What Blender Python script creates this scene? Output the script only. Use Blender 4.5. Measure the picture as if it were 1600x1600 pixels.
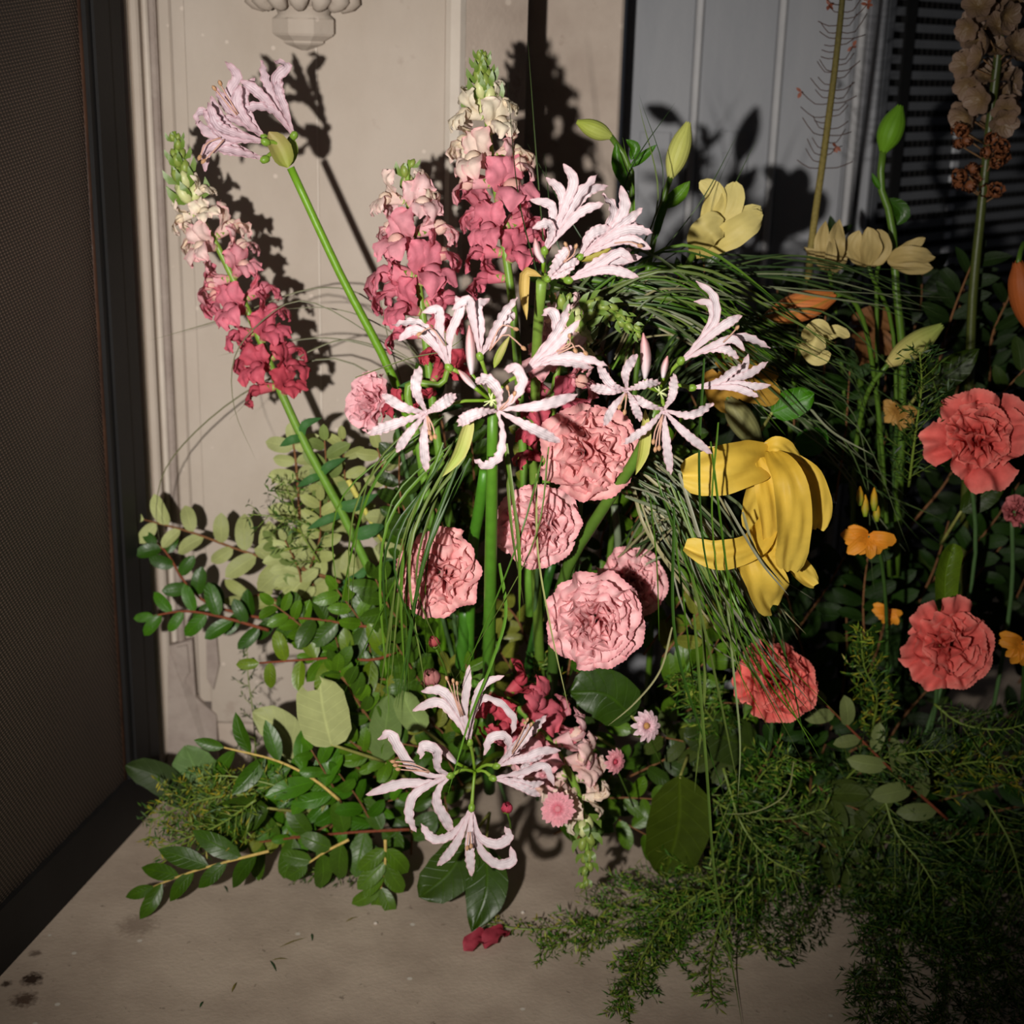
import bpy, math, random
import numpy as np
from math import sin, cos, pi, radians
random.seed(7); rng = np.random.default_rng(11)
for o in list(bpy.data.objects): bpy.data.objects.remove(o)
scene = bpy.context.scene
COL = scene.collection
A = lambda *a: np.array(a, float)
def nrm(v):
    v = np.asarray(v, float); n = np.linalg.norm(v, axis=-1, keepdims=True); return v/np.maximum(n, 1e-9)

# ---------------------------------------------------------------- camera
F = 2286.0; PITCH = radians(17.5); ROLL = radians(1.5)
CAM = A(0.0, -1.5, 0.807)
FW = A(0, cos(PITCH), -sin(PITCH)); _r = A(1, 0, 0); _u = A(0, sin(PITCH), cos(PITCH))
CR = _r*cos(ROLL) + _u*sin(ROLL); CU = _u*cos(ROLL) - _r*sin(ROLL); CN = -FW
cd = bpy.data.cameras.new('camera'); cam = bpy.data.objects.new('camera', cd); COL.objects.link(cam)
cd.sensor_width = 36; cd.lens = 36*F/1600; cd.clip_start = .02
from mathutils import Matrix, Vector
cam.matrix_world = Matrix(((CR[0], CU[0], CN[0], CAM[0]), (CR[1], CU[1], CN[1], CAM[1]), (CR[2], CU[2], CN[2], CAM[2]), (0, 0, 0, 1)))
cd.dof.use_dof = True; cd.dof.focus_distance = 1.19; cd.dof.aperture_fstop = 5.6
scene.camera = cam

# ---------------------------------------------------------------- light: one camera flash, faint dusk around
w = bpy.data.worlds.new('night'); scene.world = w; w.use_nodes = True
w.node_tree.nodes['Background'].inputs[0].default_value = (.85, .88, 1, 1)
w.node_tree.nodes['Background'].inputs[1].default_value = 0.022
ld = bpy.data.lights.new('camera_flash', 'SPOT'); flash = bpy.data.objects.new('camera_flash', ld); COL.objects.link(flash)
ld.energy = 95; ld.color = (1, .95, .885); ld.shadow_soft_size = .016; ld.spot_size = radians(63); ld.spot_blend = 1
FL = CAM + CR*(-.245) + CU*(-.055)
def ray(x, y): return FW*F + CR*(x-800) - CU*(y-800)
AIM = CAM + ray(590, 640)/F*1.3
z = nrm(FL-AIM); xx = nrm(np.cross((0, 0, 1), z)); yy = np.cross(z, xx)
flash.matrix_world = Matrix(((xx[0], yy[0], z[0], FL[0]), (xx[1], yy[1], z[1], FL[1]), (xx[2], yy[2], z[2], FL[2]), (0, 0, 0, 1)))
scene.view_settings.view_transform = 'Standard'; scene.view_settings.look = 'None'
scene.view_settings.exposure = 0.0; scene.view_settings.gamma = 1; scene.view_settings.use_curve_mapping = False

# ---------------------------------------------------------------- geometry helpers
def P(x, y, Y, lift=.004):
    """point seen at (x,y) of the photograph, at distance Y from the wall; never below the floor"""
    d = ray(x, y); p = CAM + d*((Y-CAM[1])/d[1])
    if p[2] < lift: p = CAM + d*((lift-CAM[2])/d[2])
    return p
def FLR(x, y): d = ray(x, y); return CAM + d*((0-CAM[2])/d[2])
def PP(pts, Y):
    n = len(pts); out = []
    for i, q in enumerate(pts):
        Yi = q[2] if len(q) > 2 else (Y(i/(n-1) if n > 1 else 0) if callable(Y) else Y)
        out.append(P(q[0], q[1], Yi))
    return np.array(out)
def px(Y): return (Y-CAM[1])/F/cos(PITCH)*1.02      # metres per photo pixel there
def lin(r, g, b): return tuple(((c/255)/12.92 if c/255 < .04045 else ((c/255+.055)/1.055)**2.4) for c in (r, g, b))
def spl(pts, n):
    p = np.asarray(pts, float)
    if len(p) == 2: t = np.linspace(0, 1, n)[:, None]; return p[0]*(1-t)+p[1]*t
    L = np.r_[0, np.cumsum(np.sqrt(np.linalg.norm(np.diff(p, axis=0), axis=1)+1e-9))]
    t = np.linspace(0, L[-1], n); m = np.gradient(p, L, axis=0)
    k = np.clip(np.searchsorted(L, t, 'right')-1, 0, len(p)-2); h = (L[k+1]-L[k])[:, None]; s = ((t-L[k])[:, None])/h
    return (2*s**3-3*s**2+1)*p[k]+(s**3-2*s**2+s)*h*m[k]+(-2*s**3+3*s**2)*p[k+1]+(s**3-s**2)*h*m[k+1]

class MB:
    def __init__(s): s.v = []; s.c = []; s.u = []; s.f = []; s.n = 0
    def add(s, v, f, c, u=None):
        v = np.asarray(v, float).reshape(-1, 3); k = len(v)
        c = np.asarray(c, float); c = np.tile(c, (k, 1)) if c.ndim == 1 else c
        s.v.append(v); s.c.append(c); s.u.append(np.zeros((k, 2)) if u is None else u)
        s.f.extend([tuple(i+s.n for i in q) for q in f]); s.n += k
    def build(s, name, mat, parent=None, smooth=True, root=None):
        if not s.v: return None
        v = np.concatenate(s.v); org = ROOT.get(parent.as_pointer(), A(0, 0, 0)) if parent is not None else (A(*root) if root is not None else A(0, 0, 0))
        me = bpy.data.meshes.new(name); me.from_pydata((v-org).tolist(), [], s.f)
        a = me.attributes.new('Col', 'FLOAT_COLOR', 'POINT'); c4 = np.c_[np.concatenate(s.c), np.ones(len(v))].astype(np.float32); a.data.foreach_set('color', c4.ravel())
        b = me.attributes.new('Uvp', 'FLOAT2', 'POINT'); b.data.foreach_set('vector', np.concatenate(s.u).astype(np.float32).ravel())
        me.polygons.foreach_set('use_smooth', [smooth]*len(me.polygons)); me.materials.append(mat)
        o = bpy.data.objects.new(name, me); COL.objects.link(o)
        if parent is not None: o.parent = parent
        else: o.location = tuple(org)
        ROOT[o.as_pointer()] = org
        return o
ROOT = {}
def thing(name, label, cat, loc, group=None):
    o = bpy.data.objects.new(name, None); COL.objects.link(o); o.location = tuple(loc); o.empty_display_size = .01
    ROOT[o.as_pointer()] = A(*loc); tag(o, label, cat, group); return o
def tag(o, label=None, cat=None, group=None, kind=None):
    if label: o['label'] = label
    if cat: o['category'] = cat
    if group: o['group'] = group
    if kind: o['kind'] = kind
    return o

def grid_faces(n, m, wrap=False):
    f = []
    for i in range(n-1):
        for j in range(m if wrap else m-1):
            j2 = (j+1) % m; f.append((i*m+j, i*m+j2, (i+1)*m+j2, (i+1)*m+j))
    return f
_fc = {}
def gf(n, m, wrap=False):
    k = (n, m, wrap)
    if k not in _fc: _fc[k] = grid_faces(n, m, wrap)
    return _fc[k]
def frame(c, hint, twist=0):
    T = nrm(np.gradient(c, axis=0)); S = nrm(np.cross(T, hint)); N = np.cross(S, T)
    tw = np.broadcast_to(np.asarray(twist, float), (len(c),))[:, None]
    return T, S*np.cos(tw)+N*np.sin(tw), N*np.cos(tw)-S*np.sin(tw)
PROF = {
 'petal': ([0, .15, .45, .75, .92, 1], [.25, .4, .88, 1, .62, .1]),
 'leaf': ([0, .05, .2, .42, .65, .85, .95, 1], [.05, .3, .8, 1, .9, .5, .2, .02]),
 'oval': ([0, .05, .2, .5, .8, .94, 1], [.06, .42, .85, 1, .8, .4, .05]),
 'round': ([0, .05, .2, .5, .8, .94, 1], [.2, .6, .93, 1, .9, .6, .15]),
 'grass': ([0, .1, .6, .85, 1], [.7, 1, .85, .5, .05]),
 'lily': ([0, .2, .5, .8, .94, 1], [.4, .7, 1, .92, .6, .15]),
 'fan': ([0, .3, .7, 1], [.12, .42, .85, 1]),
 'blunt': ([0, .1, .35, .65, .85, .95, 1], [.35, .6, .92, 1, .9, .7, .45]),
 'strap': ([0, .1, .5, .9, 1], [.6, .9, 1, .85, .5])}
def ribbon(mb, pts, wd, n=9, m=5, hint=None, prof='petal', cup=0., ruf=0., fr=30., fan=0., ffr=6., arc=0., serr=0., c0=(1, 1, 1), c1=None, ce=None, ep=3., twist=0, sp=True, jit=0., crum=0.):
    c = spl(pts, n) if sp else np.asarray(pts)
    hint = CN if hint is None else hint
    T, S, N = frame(c, hint, twist)
    s = np.linspace(0, 1, n)[:, None]; u = np.linspace(-1, 1, m)[None, :]
    W = np.interp(s, *PROF[prof])*wd/2
    ph, ph2 = rng.uniform(0, 6.3, 2)
    off_s = W*u; off_n = cup*W*u**2 + ruf*np.abs(u)**1.5*np.sin(s*fr+ph+u*2)*wd*min(1, 1) + fan*s**2*np.sin(u*ffr+ph2)
    off_t = -arc*s**3*u**2*wd + (serr*(s > .99)*(np.arange(m) % 2)[None, :]*wd if serr else 0)
    off_s = off_s*(1+ (ruf*.45*np.sin(s*fr*1.3+ph2)*np.abs(u)))
    if crum:
        q = rng.uniform(0, 6.3, 4); off_n = off_n + crum*wd*s**.5*(np.sin(5*s+q[0]+2*u)*np.sin(3.1*u+q[1])+.5*np.sin(11*s+q[2]-3*u)*np.sin(6*u+q[3]))
    v = c[:, None, :] + S[:, None, :]*off_s[..., None] + N[:, None, :]*off_n[..., None] + T[:, None, :]*np.broadcast_to(off_t, (n, m))[..., None]
    c0 = np.array(c0); c1 = c0 if c1 is None else np.array(c1)
    cc = c0*(1-s[..., None]) + c1*s[..., None]; cc = np.broadcast_to(cc, (n, m, 3)).copy()
    if ce is not None:
        k = np.maximum(np.abs(u)**ep, s**8)[..., None]*np.ones((n, 1, 1)); cc = cc*(1-k*.8)+np.array(ce)*k*.8
    if jit: cc = cc*(1+rng.uniform(-jit, jit))
    uv = np.stack([np.broadcast_to(u, (n, m)), np.broadcast_to(s, (n, m))], -1).reshape(-1, 2)
    mb.add(v.reshape(-1, 3), gf(n, m), cc.reshape(-1, 3), uv)
def tube(mb, pts, r, n=8, k=7, c0=(1, 1, 1), c1=None, lobes=0, lobe=.0, sp=True, cap=True, squash=1.):
    c = spl(pts, n) if sp else np.asarray(pts, float); n = len(c)
    T, S, N = frame(c, A(.31, -.9, .11))
    t = np.linspace(0, 1, n)
    R = np.interp(t, np.linspace(0, 1, len(r)), r) if np.ndim(r) else np.full(n, r)
    a = np.arange(k)*2*pi/k
    rr = R[:, None]*(1+lobe*np.cos(lobes*a))[None, :]
    v = c[:, None, :]+S[:, None, :]*(rr*np.cos(a))[..., None]+N[:, None, :]*(rr*np.sin(a)*squash)[..., None]
    f = list(gf(n, k, True))
    if cap: f += [tuple(range(k))[::-1], tuple((n-1)*k+i for i in range(k))]
    c0 = np.array(c0); c1 = c0 if c1 is None else np.array(c1)
    cc = np.repeat((c0*(1-t[:, None])+c1*t[:, None]), k, axis=0)
    if lobes: cc = cc*np.tile(1+.18*np.cos(lobes*a), n)[:, None]
    uv = np.stack([np.tile(a/pi-1, n), np.repeat(t, k)], -1)
    mb.add(v.reshape(-1, 3), f, cc, uv)
def blob(mb, c, r, col, n=5, k=7, ax=None, st=1.):
    ax = CU if ax is None else nrm(ax); c = A(*c)
    t = np.linspace(-1, 1, n+2); tube(mb, [c+ax*r*st*q for q in t], [r*math.sqrt(max(0, 1-q*q))+r*.03 for q in t], k=k, c0=col, sp=False)
def box(mb, lo, hi, col=(1, 1, 1), bev=0):
    x0, y0, z0 = lo; x1, y1, z1 = hi
    v = [(x, y, z) for x in (x0, x1) for y in (y0, y1) for z in (z0, z1)]
    mb.add(v, [(0, 1, 3, 2), (4, 6, 7, 5), (0, 4, 5, 1), (2, 3, 7, 6), (0, 2, 6, 4), (1, 5, 7, 3)], col)
def prism(mb, foot, z0, z1, col=(1, 1, 1)):
    """vertical prism over a floor polygon (counter-clockwise from above)"""
    k = len(foot); v = [(x, y, z0) for x, y in foot]+[(x, y, z1) for x, y in foot]
    mb.add(v, [tuple(range(k))[::-1], tuple(range(k, 2*k))]+[(i, (i+1) % k, k+(i+1) % k, k+i) for i in range(k)], col)

# ---------------------------------------------------------------- materials
def mat(name): 
    m = bpy.data.materials.new(name); m.use_nodes = True; nt = m.node_tree; return m, nt, nt.nodes, nt.links, nt.nodes['Principled BSDF']
def N(nt, t, **kw):
    n = nt.nodes.new(t)
    for k, v in kw.items():
        if k.startswith('i_'):
            key = k[2:]; n.inputs[int(key) if key.isdigit() else key.replace('_', ' ')].default_value = v
        else: setattr(n, k, v)
    return n
def organic(name, rough=.5, trans=.2, vein=0., bump=.15, nscale=60, var=.12, spec=.4, stripe=0., tint=None):
    m, nt, ns, L, bs = mat(name)
    at = N(nt, 'ShaderNodeAttribute', attribute_name='Col'); uvn = N(nt, 'ShaderNodeAttribute', attribute_name='Uvp')
    geo = N(nt, 'ShaderNodeNewGeometry'); noi = N(nt, 'ShaderNodeTexNoise', i_Scale=nscale, i_Detail=4.); L.new(geo.outputs['Position'], noi.inputs['Vector'])
    mr = N(nt, 'ShaderNodeMapRange', i_1=.3, i_2=.7, i_3=1-var, i_4=1+var); L.new(noi.outputs[0], mr.inputs[0])
    mul = N(nt, 'ShaderNodeVectorMath', operation='SCALE'); L.new(at.outputs['Color'], mul.inputs[0]); L.new(mr.outputs[0], mul.inputs['Scale'])
    colout = mul.outputs[0]; hgt = noi.outputs[0]
    if tint:
        tn = N(nt, 'ShaderNodeVectorMath', operation='MULTIPLY'); L.new(colout, tn.inputs[0]); tn.inputs[1].default_value = tint; colout = tn.outputs[0]
    sx = N(nt, 'ShaderNodeSeparateXYZ'); L.new(uvn.outputs['Vector'], sx.inputs[0])
    ab = N(nt, 'ShaderNodeMath', operation='ABSOLUTE'); L.new(sx.outputs[0], ab.inputs[0])
    if vein:
        # midrib and slanting side veins
        mid = N(nt, 'ShaderNodeMapRange', i_1=.0, i_2=.09, i_3=1., i_4=0.); L.new(ab.outputs[0], mid.inputs[0])
        a1 = N(nt, 'ShaderNodeMath', operation='MULTIPLY_ADD', i_1=-.22); L.new(ab.outputs[0], a1.inputs[0]); L.new(sx.outputs[1], a1.inputs[2])
        a2 = N(nt, 'ShaderNodeMath', operation='MULTIPLY', i_1=44.); L.new(a1.outputs[0], a2.inputs[0])
        a3 = N(nt, 'ShaderNodeMath', operation='SINE'); L.new(a2.outputs[0], a3.inputs[0])
        a4 = N(nt, 'ShaderNodeMapRange', i_1=.9, i_2=1., i_3=0., i_4=.45); L.new(a3.outputs[0], a4.inputs[0])
        mx = N(nt, 'ShaderNodeMath', operation='MAXIMUM'); L.new(mid.outputs[0], mx.inputs[0]); L.new(a4.outputs[0], mx.inputs[1])
        sc = N(nt, 'ShaderNodeMath', operation='MULTIPLY_ADD', i_1=vein, i_2=1.); L.new(mx.outputs[0], sc.inputs[0])
        m2 = N(nt, 'ShaderNodeVectorMath', operation='SCALE'); L.new(colout, m2.inputs[0]); L.new(sc.outputs[0], m2.inputs['Scale']); colout = m2.outputs[0]
        inv = N(nt, 'ShaderNodeMath', operation='MULTIPLY_ADD', i_1=-.8); L.new(mx.outputs[0], inv.inputs[0]); L.new(noi.outputs[0], inv.inputs[2]); hgt = inv.outputs[0]
    if stripe:
        b1 = N(nt, 'ShaderNodeMath', operation='MULTIPLY', i_1=14.); L.new(sx.outputs[0], b1.inputs[0])
        b2 = N(nt, 'ShaderNodeMath', operation='SINE'); L.new(b1.outputs[0], b2.inputs[0])
        b3 = N(nt, 'ShaderNodeMath', operation='MULTIPLY_ADD', i_1=stripe); L.new(b2.outputs[0], b3.inputs[0]); L.new(noi.outputs[0], b3.inputs[2]); hgt = b3.outputs[0]
    bp = N(nt, 'ShaderNodeBump', i_Strength=bump, i_Distance=.002); L.new(hgt, bp.inputs['Height'])
    L.new(colout, bs.inputs['Base Color']); L.new(bp.outputs[0], bs.inputs['Normal']); bs.inputs['Roughness'].default_value = rough; bs.inputs['Specular IOR Level'].default_value = spec
    if trans:
        tr = N(nt, 'ShaderNodeBsdfTranslucent'); L.new(colout, tr.inputs[0]); mixs = N(nt, 'ShaderNodeMixShader', i_0=trans)
        out = ns['Material Output']; L.new(bs.outputs[0], mixs.inputs[1]); L.new(tr.outputs[0], mixs.inputs[2]); L.new(mixs.outputs[0], out.inputs[0])
    return m
M_PET = organic('petal_skin', .48, .22, 0, .25, 90, .06, .4, .25)
M_CARN = organic('carnation_petal', .7, .18, 0, .35, 150, .1, .15, .3)
M_SNAP = organic('snapdragon_petal', .6, .2, 0, .3, 120, .14, .25)
M_LILY = organic('lily_petal', .55, .2, 0, .3, 60, .08, .25, .12)
M_LEAF = organic('glossy_leaf', .37, .14, .55, .3, 70, .16, .32, tint=(1.25, .95, .5))
M_LEAFM = organic('matte_leaf', .55, .15, .35, .3, 70, .10, .3)
M_STEM = organic('green_stem', .42, .05, 0, .15, 120, .10, .45)
M_LEAFD = organic('shade_painted_leaf', .55, .15, .5, .3, 70, .14, .2, tint=(1.1, 1, .6))  # for sprigs whose greens have shade painted into them
M_GRASS = organic('grass_blade', .42, .1, 0, .15, 60, .14, .35, tint=(1.1, 1, .85))
M_TWIG = organic('twig_bark', .7, 0, 0, .4, 300, .2, .2)
M_NEED = organic('fern_needle', .5, .2, 0, .1, 90, .2, .3)

def surface(name, base, dark, scale=6, rough=.8, bump=.2, spots=None, light=None, fine=180, sy=1., ripple=0, stains=()):
    m, nt, ns, L, bs = mat(name)
    geo = N(nt, 'ShaderNodeNewGeometry'); mp = N(nt, 'ShaderNodeMapping'); mp.inputs['Scale'].default_value = (1, 1, sy); L.new(geo.outputs['Position'], mp.inputs[0])
    n1 = N(nt, 'ShaderNodeTexNoise', i_Scale=scale, i_Detail=8., i_Roughness=.62); L.new(mp.outputs[0], n1.inputs['Vector'])
    cr = N(nt, 'ShaderNodeValToRGB'); cr.color_ramp.elements[0].position = .32; cr.color_ramp.elements[1].position = .62
    cr.color_ramp.elements[0].color = (*dark, 1); cr.color_ramp.elements[1].color = (*base, 1); L.new(n1.outputs[0], cr.inputs[0]); c = cr.outputs[0]
    n2 = N(nt, 'ShaderNodeTexNoise', i_Scale=fine, i_Detail=3.); L.new(geo.outputs['Position'], n2.inputs['Vector'])
    def mixin(c, fac, colr):
        mx = N(nt, 'ShaderNodeMix', data_type='RGBA'); L.new(fac, mx.inputs[0]); L.new(c, mx.inputs[6]); mx.inputs[7].default_value = (*colr, 1); return mx.outputs[2]
    if spots:
        n3 = N(nt, 'ShaderNodeTexNoise', i_Scale=spots[0], i_Detail=5., i_Roughness=.7); L.new(geo.outputs['Position'], n3.inputs['Vector'])
        r = N(nt, 'ShaderNodeMapRange', i_1=spots[1], i_2=spots[1]+.05, i_3=0., i_4=spots[3]); L.new(n3.outputs[0], r.inputs[0]); c = mixin(c, r.outputs[0], spots[2])
    if light:
        n4 = N(nt, 'ShaderNodeTexVoronoi', i_Scale=light[0]); L.new(geo.outputs['Position'], n4.inputs['Vector'])
        r = N(nt, 'ShaderNodeMapRange', i_1=light[1], i_2=light[1]*.6, i_3=0., i_4=light[3]); L.new(n4.outputs[0], r.inputs[0]); c = mixin(c, r.outputs[0], light[2])
    for (p, rad, colr, k) in stains:
        d = N(nt, 'ShaderNodeVectorMath', operation='DISTANCE'); L.new(geo.outputs['Position'], d.inputs[0]); d.inputs[1].default_value = tuple(p)
        a = N(nt, 'ShaderNodeMath', operation='MULTIPLY_ADD', i_1=rad*1.5); L.new(n2.outputs[0], a.inputs[0]); L.new(d.outputs['Value'], a.inputs[2])
        r = N(nt, 'ShaderNodeMapRange', i_1=rad*1.9, i_2=rad*1.2, i_3=0., i_4=k); L.new(a.outputs[0], r.inputs[0]); c = mixin(c, r.outputs[0], colr)
    L.new(c, bs.inputs['Base Color']); bs.inputs['Roughness'].default_value = rough; bs.inputs['Specular IOR Level'].default_value = .25
    ad = N(nt, 'ShaderNodeMath', operation='MULTIPLY_ADD', i_1=.35); L.new(n2.outputs[0], ad.inputs[0]); L.new(n1.outputs[0], ad.inputs[2])
    bp = N(nt, 'ShaderNodeBump', i_Strength=bump, i_Distance=.004); L.new(ad.outputs[0], bp.inputs['Height']); L.new(bp.outputs[0], bs.inputs['Normal'])
    return m
M_WALL = surface('plastered_stone', lin(182, 170, 158), lin(166, 153, 140), 5, .75, .25, (9, .62, lin(140, 122, 110), .35), (38, .10, lin(214, 200, 188), .5), sy=.6)
M_WALL2 = surface('plastered_stone_mottled', lin(180, 165, 152), lin(158, 142, 130), 9, .75, .3, (22, .62, lin(135, 116, 104), .4), (30, .12, lin(210, 196, 182), .5))
M_PATCH = surface('worn_grey_plaster', lin(160, 147, 138), lin(140, 126, 118), 30, .85, .5)
M_RIM = surface('pale_moulding', lin(200, 190, 178), lin(184, 172, 160), 8, .7, .15)
M_FLOOR = surface('concrete_floor', lin(192, 174, 156), lin(164, 146, 130), 9, .85, .35, (60, .64, lin(92, 78, 66), .55), (24, .07, lin(215, 208, 196), .8), fine=240,
    stains=[(FLR(50, 1530), .011, lin(45, 26, 14), .95), (FLR(38, 1562), .012, lin(60, 36, 20), .85), (FLR(55, 1490), .006, lin(70, 50, 36), .7), (FLR(215, 1445), .02, lin(105, 84, 68), .5), (FLR(10, 1537), .005, lin(50, 32, 20), .9)])
M_DOOR = surface('grey_painted_door', lin(142, 143, 147), lin(132, 134, 139), 20, .5, .12, fine=320, sy=.2)
M_DFRAME = surface('grey_door_frame', lin(136, 136, 140), lin(124, 124, 128), 14, .5, .12)
M_BEAD = surface('pale_highlight_bead', lin(176, 175, 176), lin(160, 160, 162), 14, .45, .1)  # paler than the boards: the beads' highlight is put into the colour
M_SLAT = surface('dark_metal_slat', lin(92, 94, 98), lin(80, 82, 86), 10, .5, .1)
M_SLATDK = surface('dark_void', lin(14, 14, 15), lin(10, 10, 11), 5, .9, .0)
M_GLINT = surface('pale_glint_clip', lin(190, 192, 196), lin(170, 172, 176), 30, .4, .05)
M_BLACK = surface('black_metal_frame', lin(26, 25, 25), lin(19, 18, 18), 8, .6, .1, fine=300)
M_BRASS = surface('dark_bronze', lin(70, 48, 36), lin(48, 34, 28), 20, .4, .2)
# woven screen: fine diagonal weave in relief and colour
M_MESH, nt, ns, L, bs = mat('woven_screen_mesh')
geo = N(nt, 'ShaderNodeNewGeometry'); 
sA = FLR(247, 1259); sB = FLR(0, 1526); sd = nrm((sB-sA)*A(1, 1, 0)); sn = A(-sd[1], sd[0], 0)
def wv(vec, sc):
    d = N(nt, 'ShaderNodeVectorMath', operation='DOT_PRODUCT'); L.new(geo.outputs['Position'], d.inputs[0]); d.inputs[1].default_value = tuple(vec)
    a = N(nt, 'ShaderNodeMath', operation='MULTIPLY', i_1=sc); L.new(d.outputs['Value'], a.inputs[0]); s = N(nt, 'ShaderNodeMath', operation='SINE'); L.new(a.outputs[0], s.inputs[0]); return s
h1 = wv(nrm(sd+A(0,0,.9)), 2*pi/.0062); h2 = wv(nrm(A(0, 0, 1)-sd*.35), 2*pi/.0040)
mm = N(nt, 'ShaderNodeMath', operation='MULTIPLY'); L.new(h1.outputs[0], mm.inputs[0]); L.new(h2.outputs[0], mm.inputs[1])
nz = N(nt, 'ShaderNodeTexNoise', i_Scale=4., i_Detail=3.); L.new(geo.outputs['Position'], nz.inputs['Vector'])
mr0 = N(nt, 'ShaderNodeMapRange', i_1=-.2, i_2=.9, i_3=0., i_4=1.); L.new(mm.outputs[0], mr0.inputs[0])
cr = N(nt, 'ShaderNodeMix', data_type='RGBA'); L.new(mr0.outputs[0], cr.inputs[0]); cr.inputs[6].default_value = (*lin(30, 22, 17), 1); cr.inputs[7].default_value = (*lin(94, 78, 66), 1)
mn = N(nt, 'ShaderNodeMapRange', i_1=.3, i_2=.7, i_3=.7, i_4=1.25); L.new(nz.outputs[0], mn.inputs[0])
sc_ = N(nt, 'ShaderNodeVectorMath', operation='SCALE'); L.new(cr.outputs[2], sc_.inputs[0]); L.new(mn.outputs[0], sc_.inputs['Scale']); L.new(sc_.outputs[0], bs.inputs['Base Color'])
bp = N(nt, 'ShaderNodeBump', i_Strength=.6, i_Distance=.0008); L.new(mm.outputs[0], bp.inputs['Height']); L.new(bp.outputs[0], bs.inputs['Normal']); bs.inputs['Roughness'].default_value = .6

# ---------------------------------------------------------------- setting
def struct(o, label=None): tag(o, label, None, None, 'structure'); return o
ZT = 1.15
def xa(x, y, Y): return P(x, y, Y)[0]
mb = MB(); box(mb, (-1.2, -1.6, -.05), (1.6, 1.2, 0)); struct(mb.build('floor', M_FLOOR, smooth=False), 'stained beige concrete floor strewn with fallen needles')
X0 = xa(205, 300, 0)-.12; X1 = xa(503, 700, 0); X2 = xa(694, 300, 0); X3 = xa(724, 300, 0); X4 = xa(820, 200, .03)
wl = thing('wall_back', None, None, (X0, 0, 0)); struct(wl, 'pale beige plastered stone wall behind the flowers')
GAPZ = P(330, 1128, 0)[2]
def slab(mb, x0, x1, y0, y1, z0, z1, b=.002):
    prism(mb, [(x0, y1), (x0, y0+b), (x0+b, y0), (x1-b, y0), (x1, y0+b), (x1, y1)], z0, z1)
XP = xa(310, 600, 0)
mb = MB(); slab(mb, XP, X1-.0004, 0, .12, GAPZ+.0008, ZT, .0009); mb.build('panel', M_WALL, wl, False)
mb = MB(); slab(mb, X1+.0004, X2, 0, .12, GAPZ+.0008, ZT, .0009); mb.build('panel', M_WALL, wl, False)
mb = MB(); slab(mb, XP-.004, X2, 0.0, .12, 0, GAPZ-.0008, .0009); mb.build('panel', M_WALL2, wl, False)
mb = MB(); box(mb, (X1-.0009, -.0006, GAPZ), (X1+.0009, .05, ZT)); mb.build('joint_bead', M_RIM, wl, False)
# left hand moulding: fine vertical fillets and grooves
edges = [205, 232, 246, 256, 268, 288, 312]
dep = [-.012, -.006, .006, .003, .009, .004]
for i in range(6):
    mb = MB(); xL = xa(edges[i], 600, 0)-(.12 if i == 0 else 0); slab(mb, xL, xa(edges[i+1], 600, 0), dep[i], .1, 0 if i < 2 else .1, ZT, .0022)
    mb.build('fillet', [M_RIM, M_WALL, M_RIM, M_PATCH, M_WALL, M_WALL][i], wl, False)
# broken plaster patches at the foot of the moulding
for (q, dY) in [([(262, 1010), (300, 1000), (306, 1090), (338, 1118), (342, 1240), (262, 1240)], -.003),
                ([(276, 1012), (292, 1008), (296, 1050), (286, 1066), (277, 1060)], -.006), ([(322, 998), (338, 996), (342, 1040), (333, 1078), (323, 1060)], -.006)]:
    mb = MB(); f = [P(x, y, dY, 0.0) for x, y in q]; k = len(f); b = [p+A(0, .03, 0) for p in f]
    mb.add(f+b, [tuple(range(k))[::-1]]+[(i, (i+1) % k, k+(i+1) % k, k+i) for i in range(k)], (1, 1, 1)); mb.build('plaster_patch', M_PATCH, wl, False)
mb = MB(); slab(mb, X2, X3, -.006, .1, 0, ZT, .005); mb.build('corner_bead', M_RIM, wl, False)
mb = MB(); prism(mb, [(X3, .2), (X3, 0.0), (X4, .035), (X4, .2)], 0, ZT); mb.build('return_face', M_WALL2, wl, False)
Yb = .17; Xb1 = xa(972, 100, Yb)
mb = MB(); slab(mb, X4-.05, Xb1, Yb, Yb+.1, 0, ZT, .003); struct(mb.build('wall_alcove', M_WALL2, smooth=False), 'set back strip of beige plastered wall between pillar and grey door')
# carved drop ornament
fin = thing('carved_pendant', 'carved stone drop pendant on the beige wall above the pale nerine', 'ornament', P(476, 40, 0))
cx = P(476, 40, 0)[0]
def zz(y): return P(476, y, -.02)[2]
def lathe(mb, prof, k, c, rot=0, sq=1.):
    v = []; 
    for (r, zq) in prof:
        for j in range(k):
            a = 2*pi*j/k+rot; v.append((c+r*cos(a), -.004+r*sin(a)*sq, zq))
    mb.add(v, list(gf(len(prof), k, True))+[tuple(range(k))[::-1], tuple((len(prof)-1)*k+j for j in range(k))], (1, 1, 1))
u_ = px(0)
mb = MB(); lathe(mb, [(44*u_, zz(28)), (46*u_, zz(30)), (46*u_, zz(52)), (43*u_, zz(56)), (30*u_, zz(64)), (30*u_, zz(67)), (26*u_, zz(70)), (4*u_, zz(79))], 8, cx, pi/8, .7); mb.build('drum', M_WALL, fin, False)
mb = MB(); lathe(mb, [(40*u_, zz(8)), (36*u_, zz(22)), (43*u_, zz(29))], 24, cx, 0, .7); mb.build('neck', M_WALL, fin)
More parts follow.
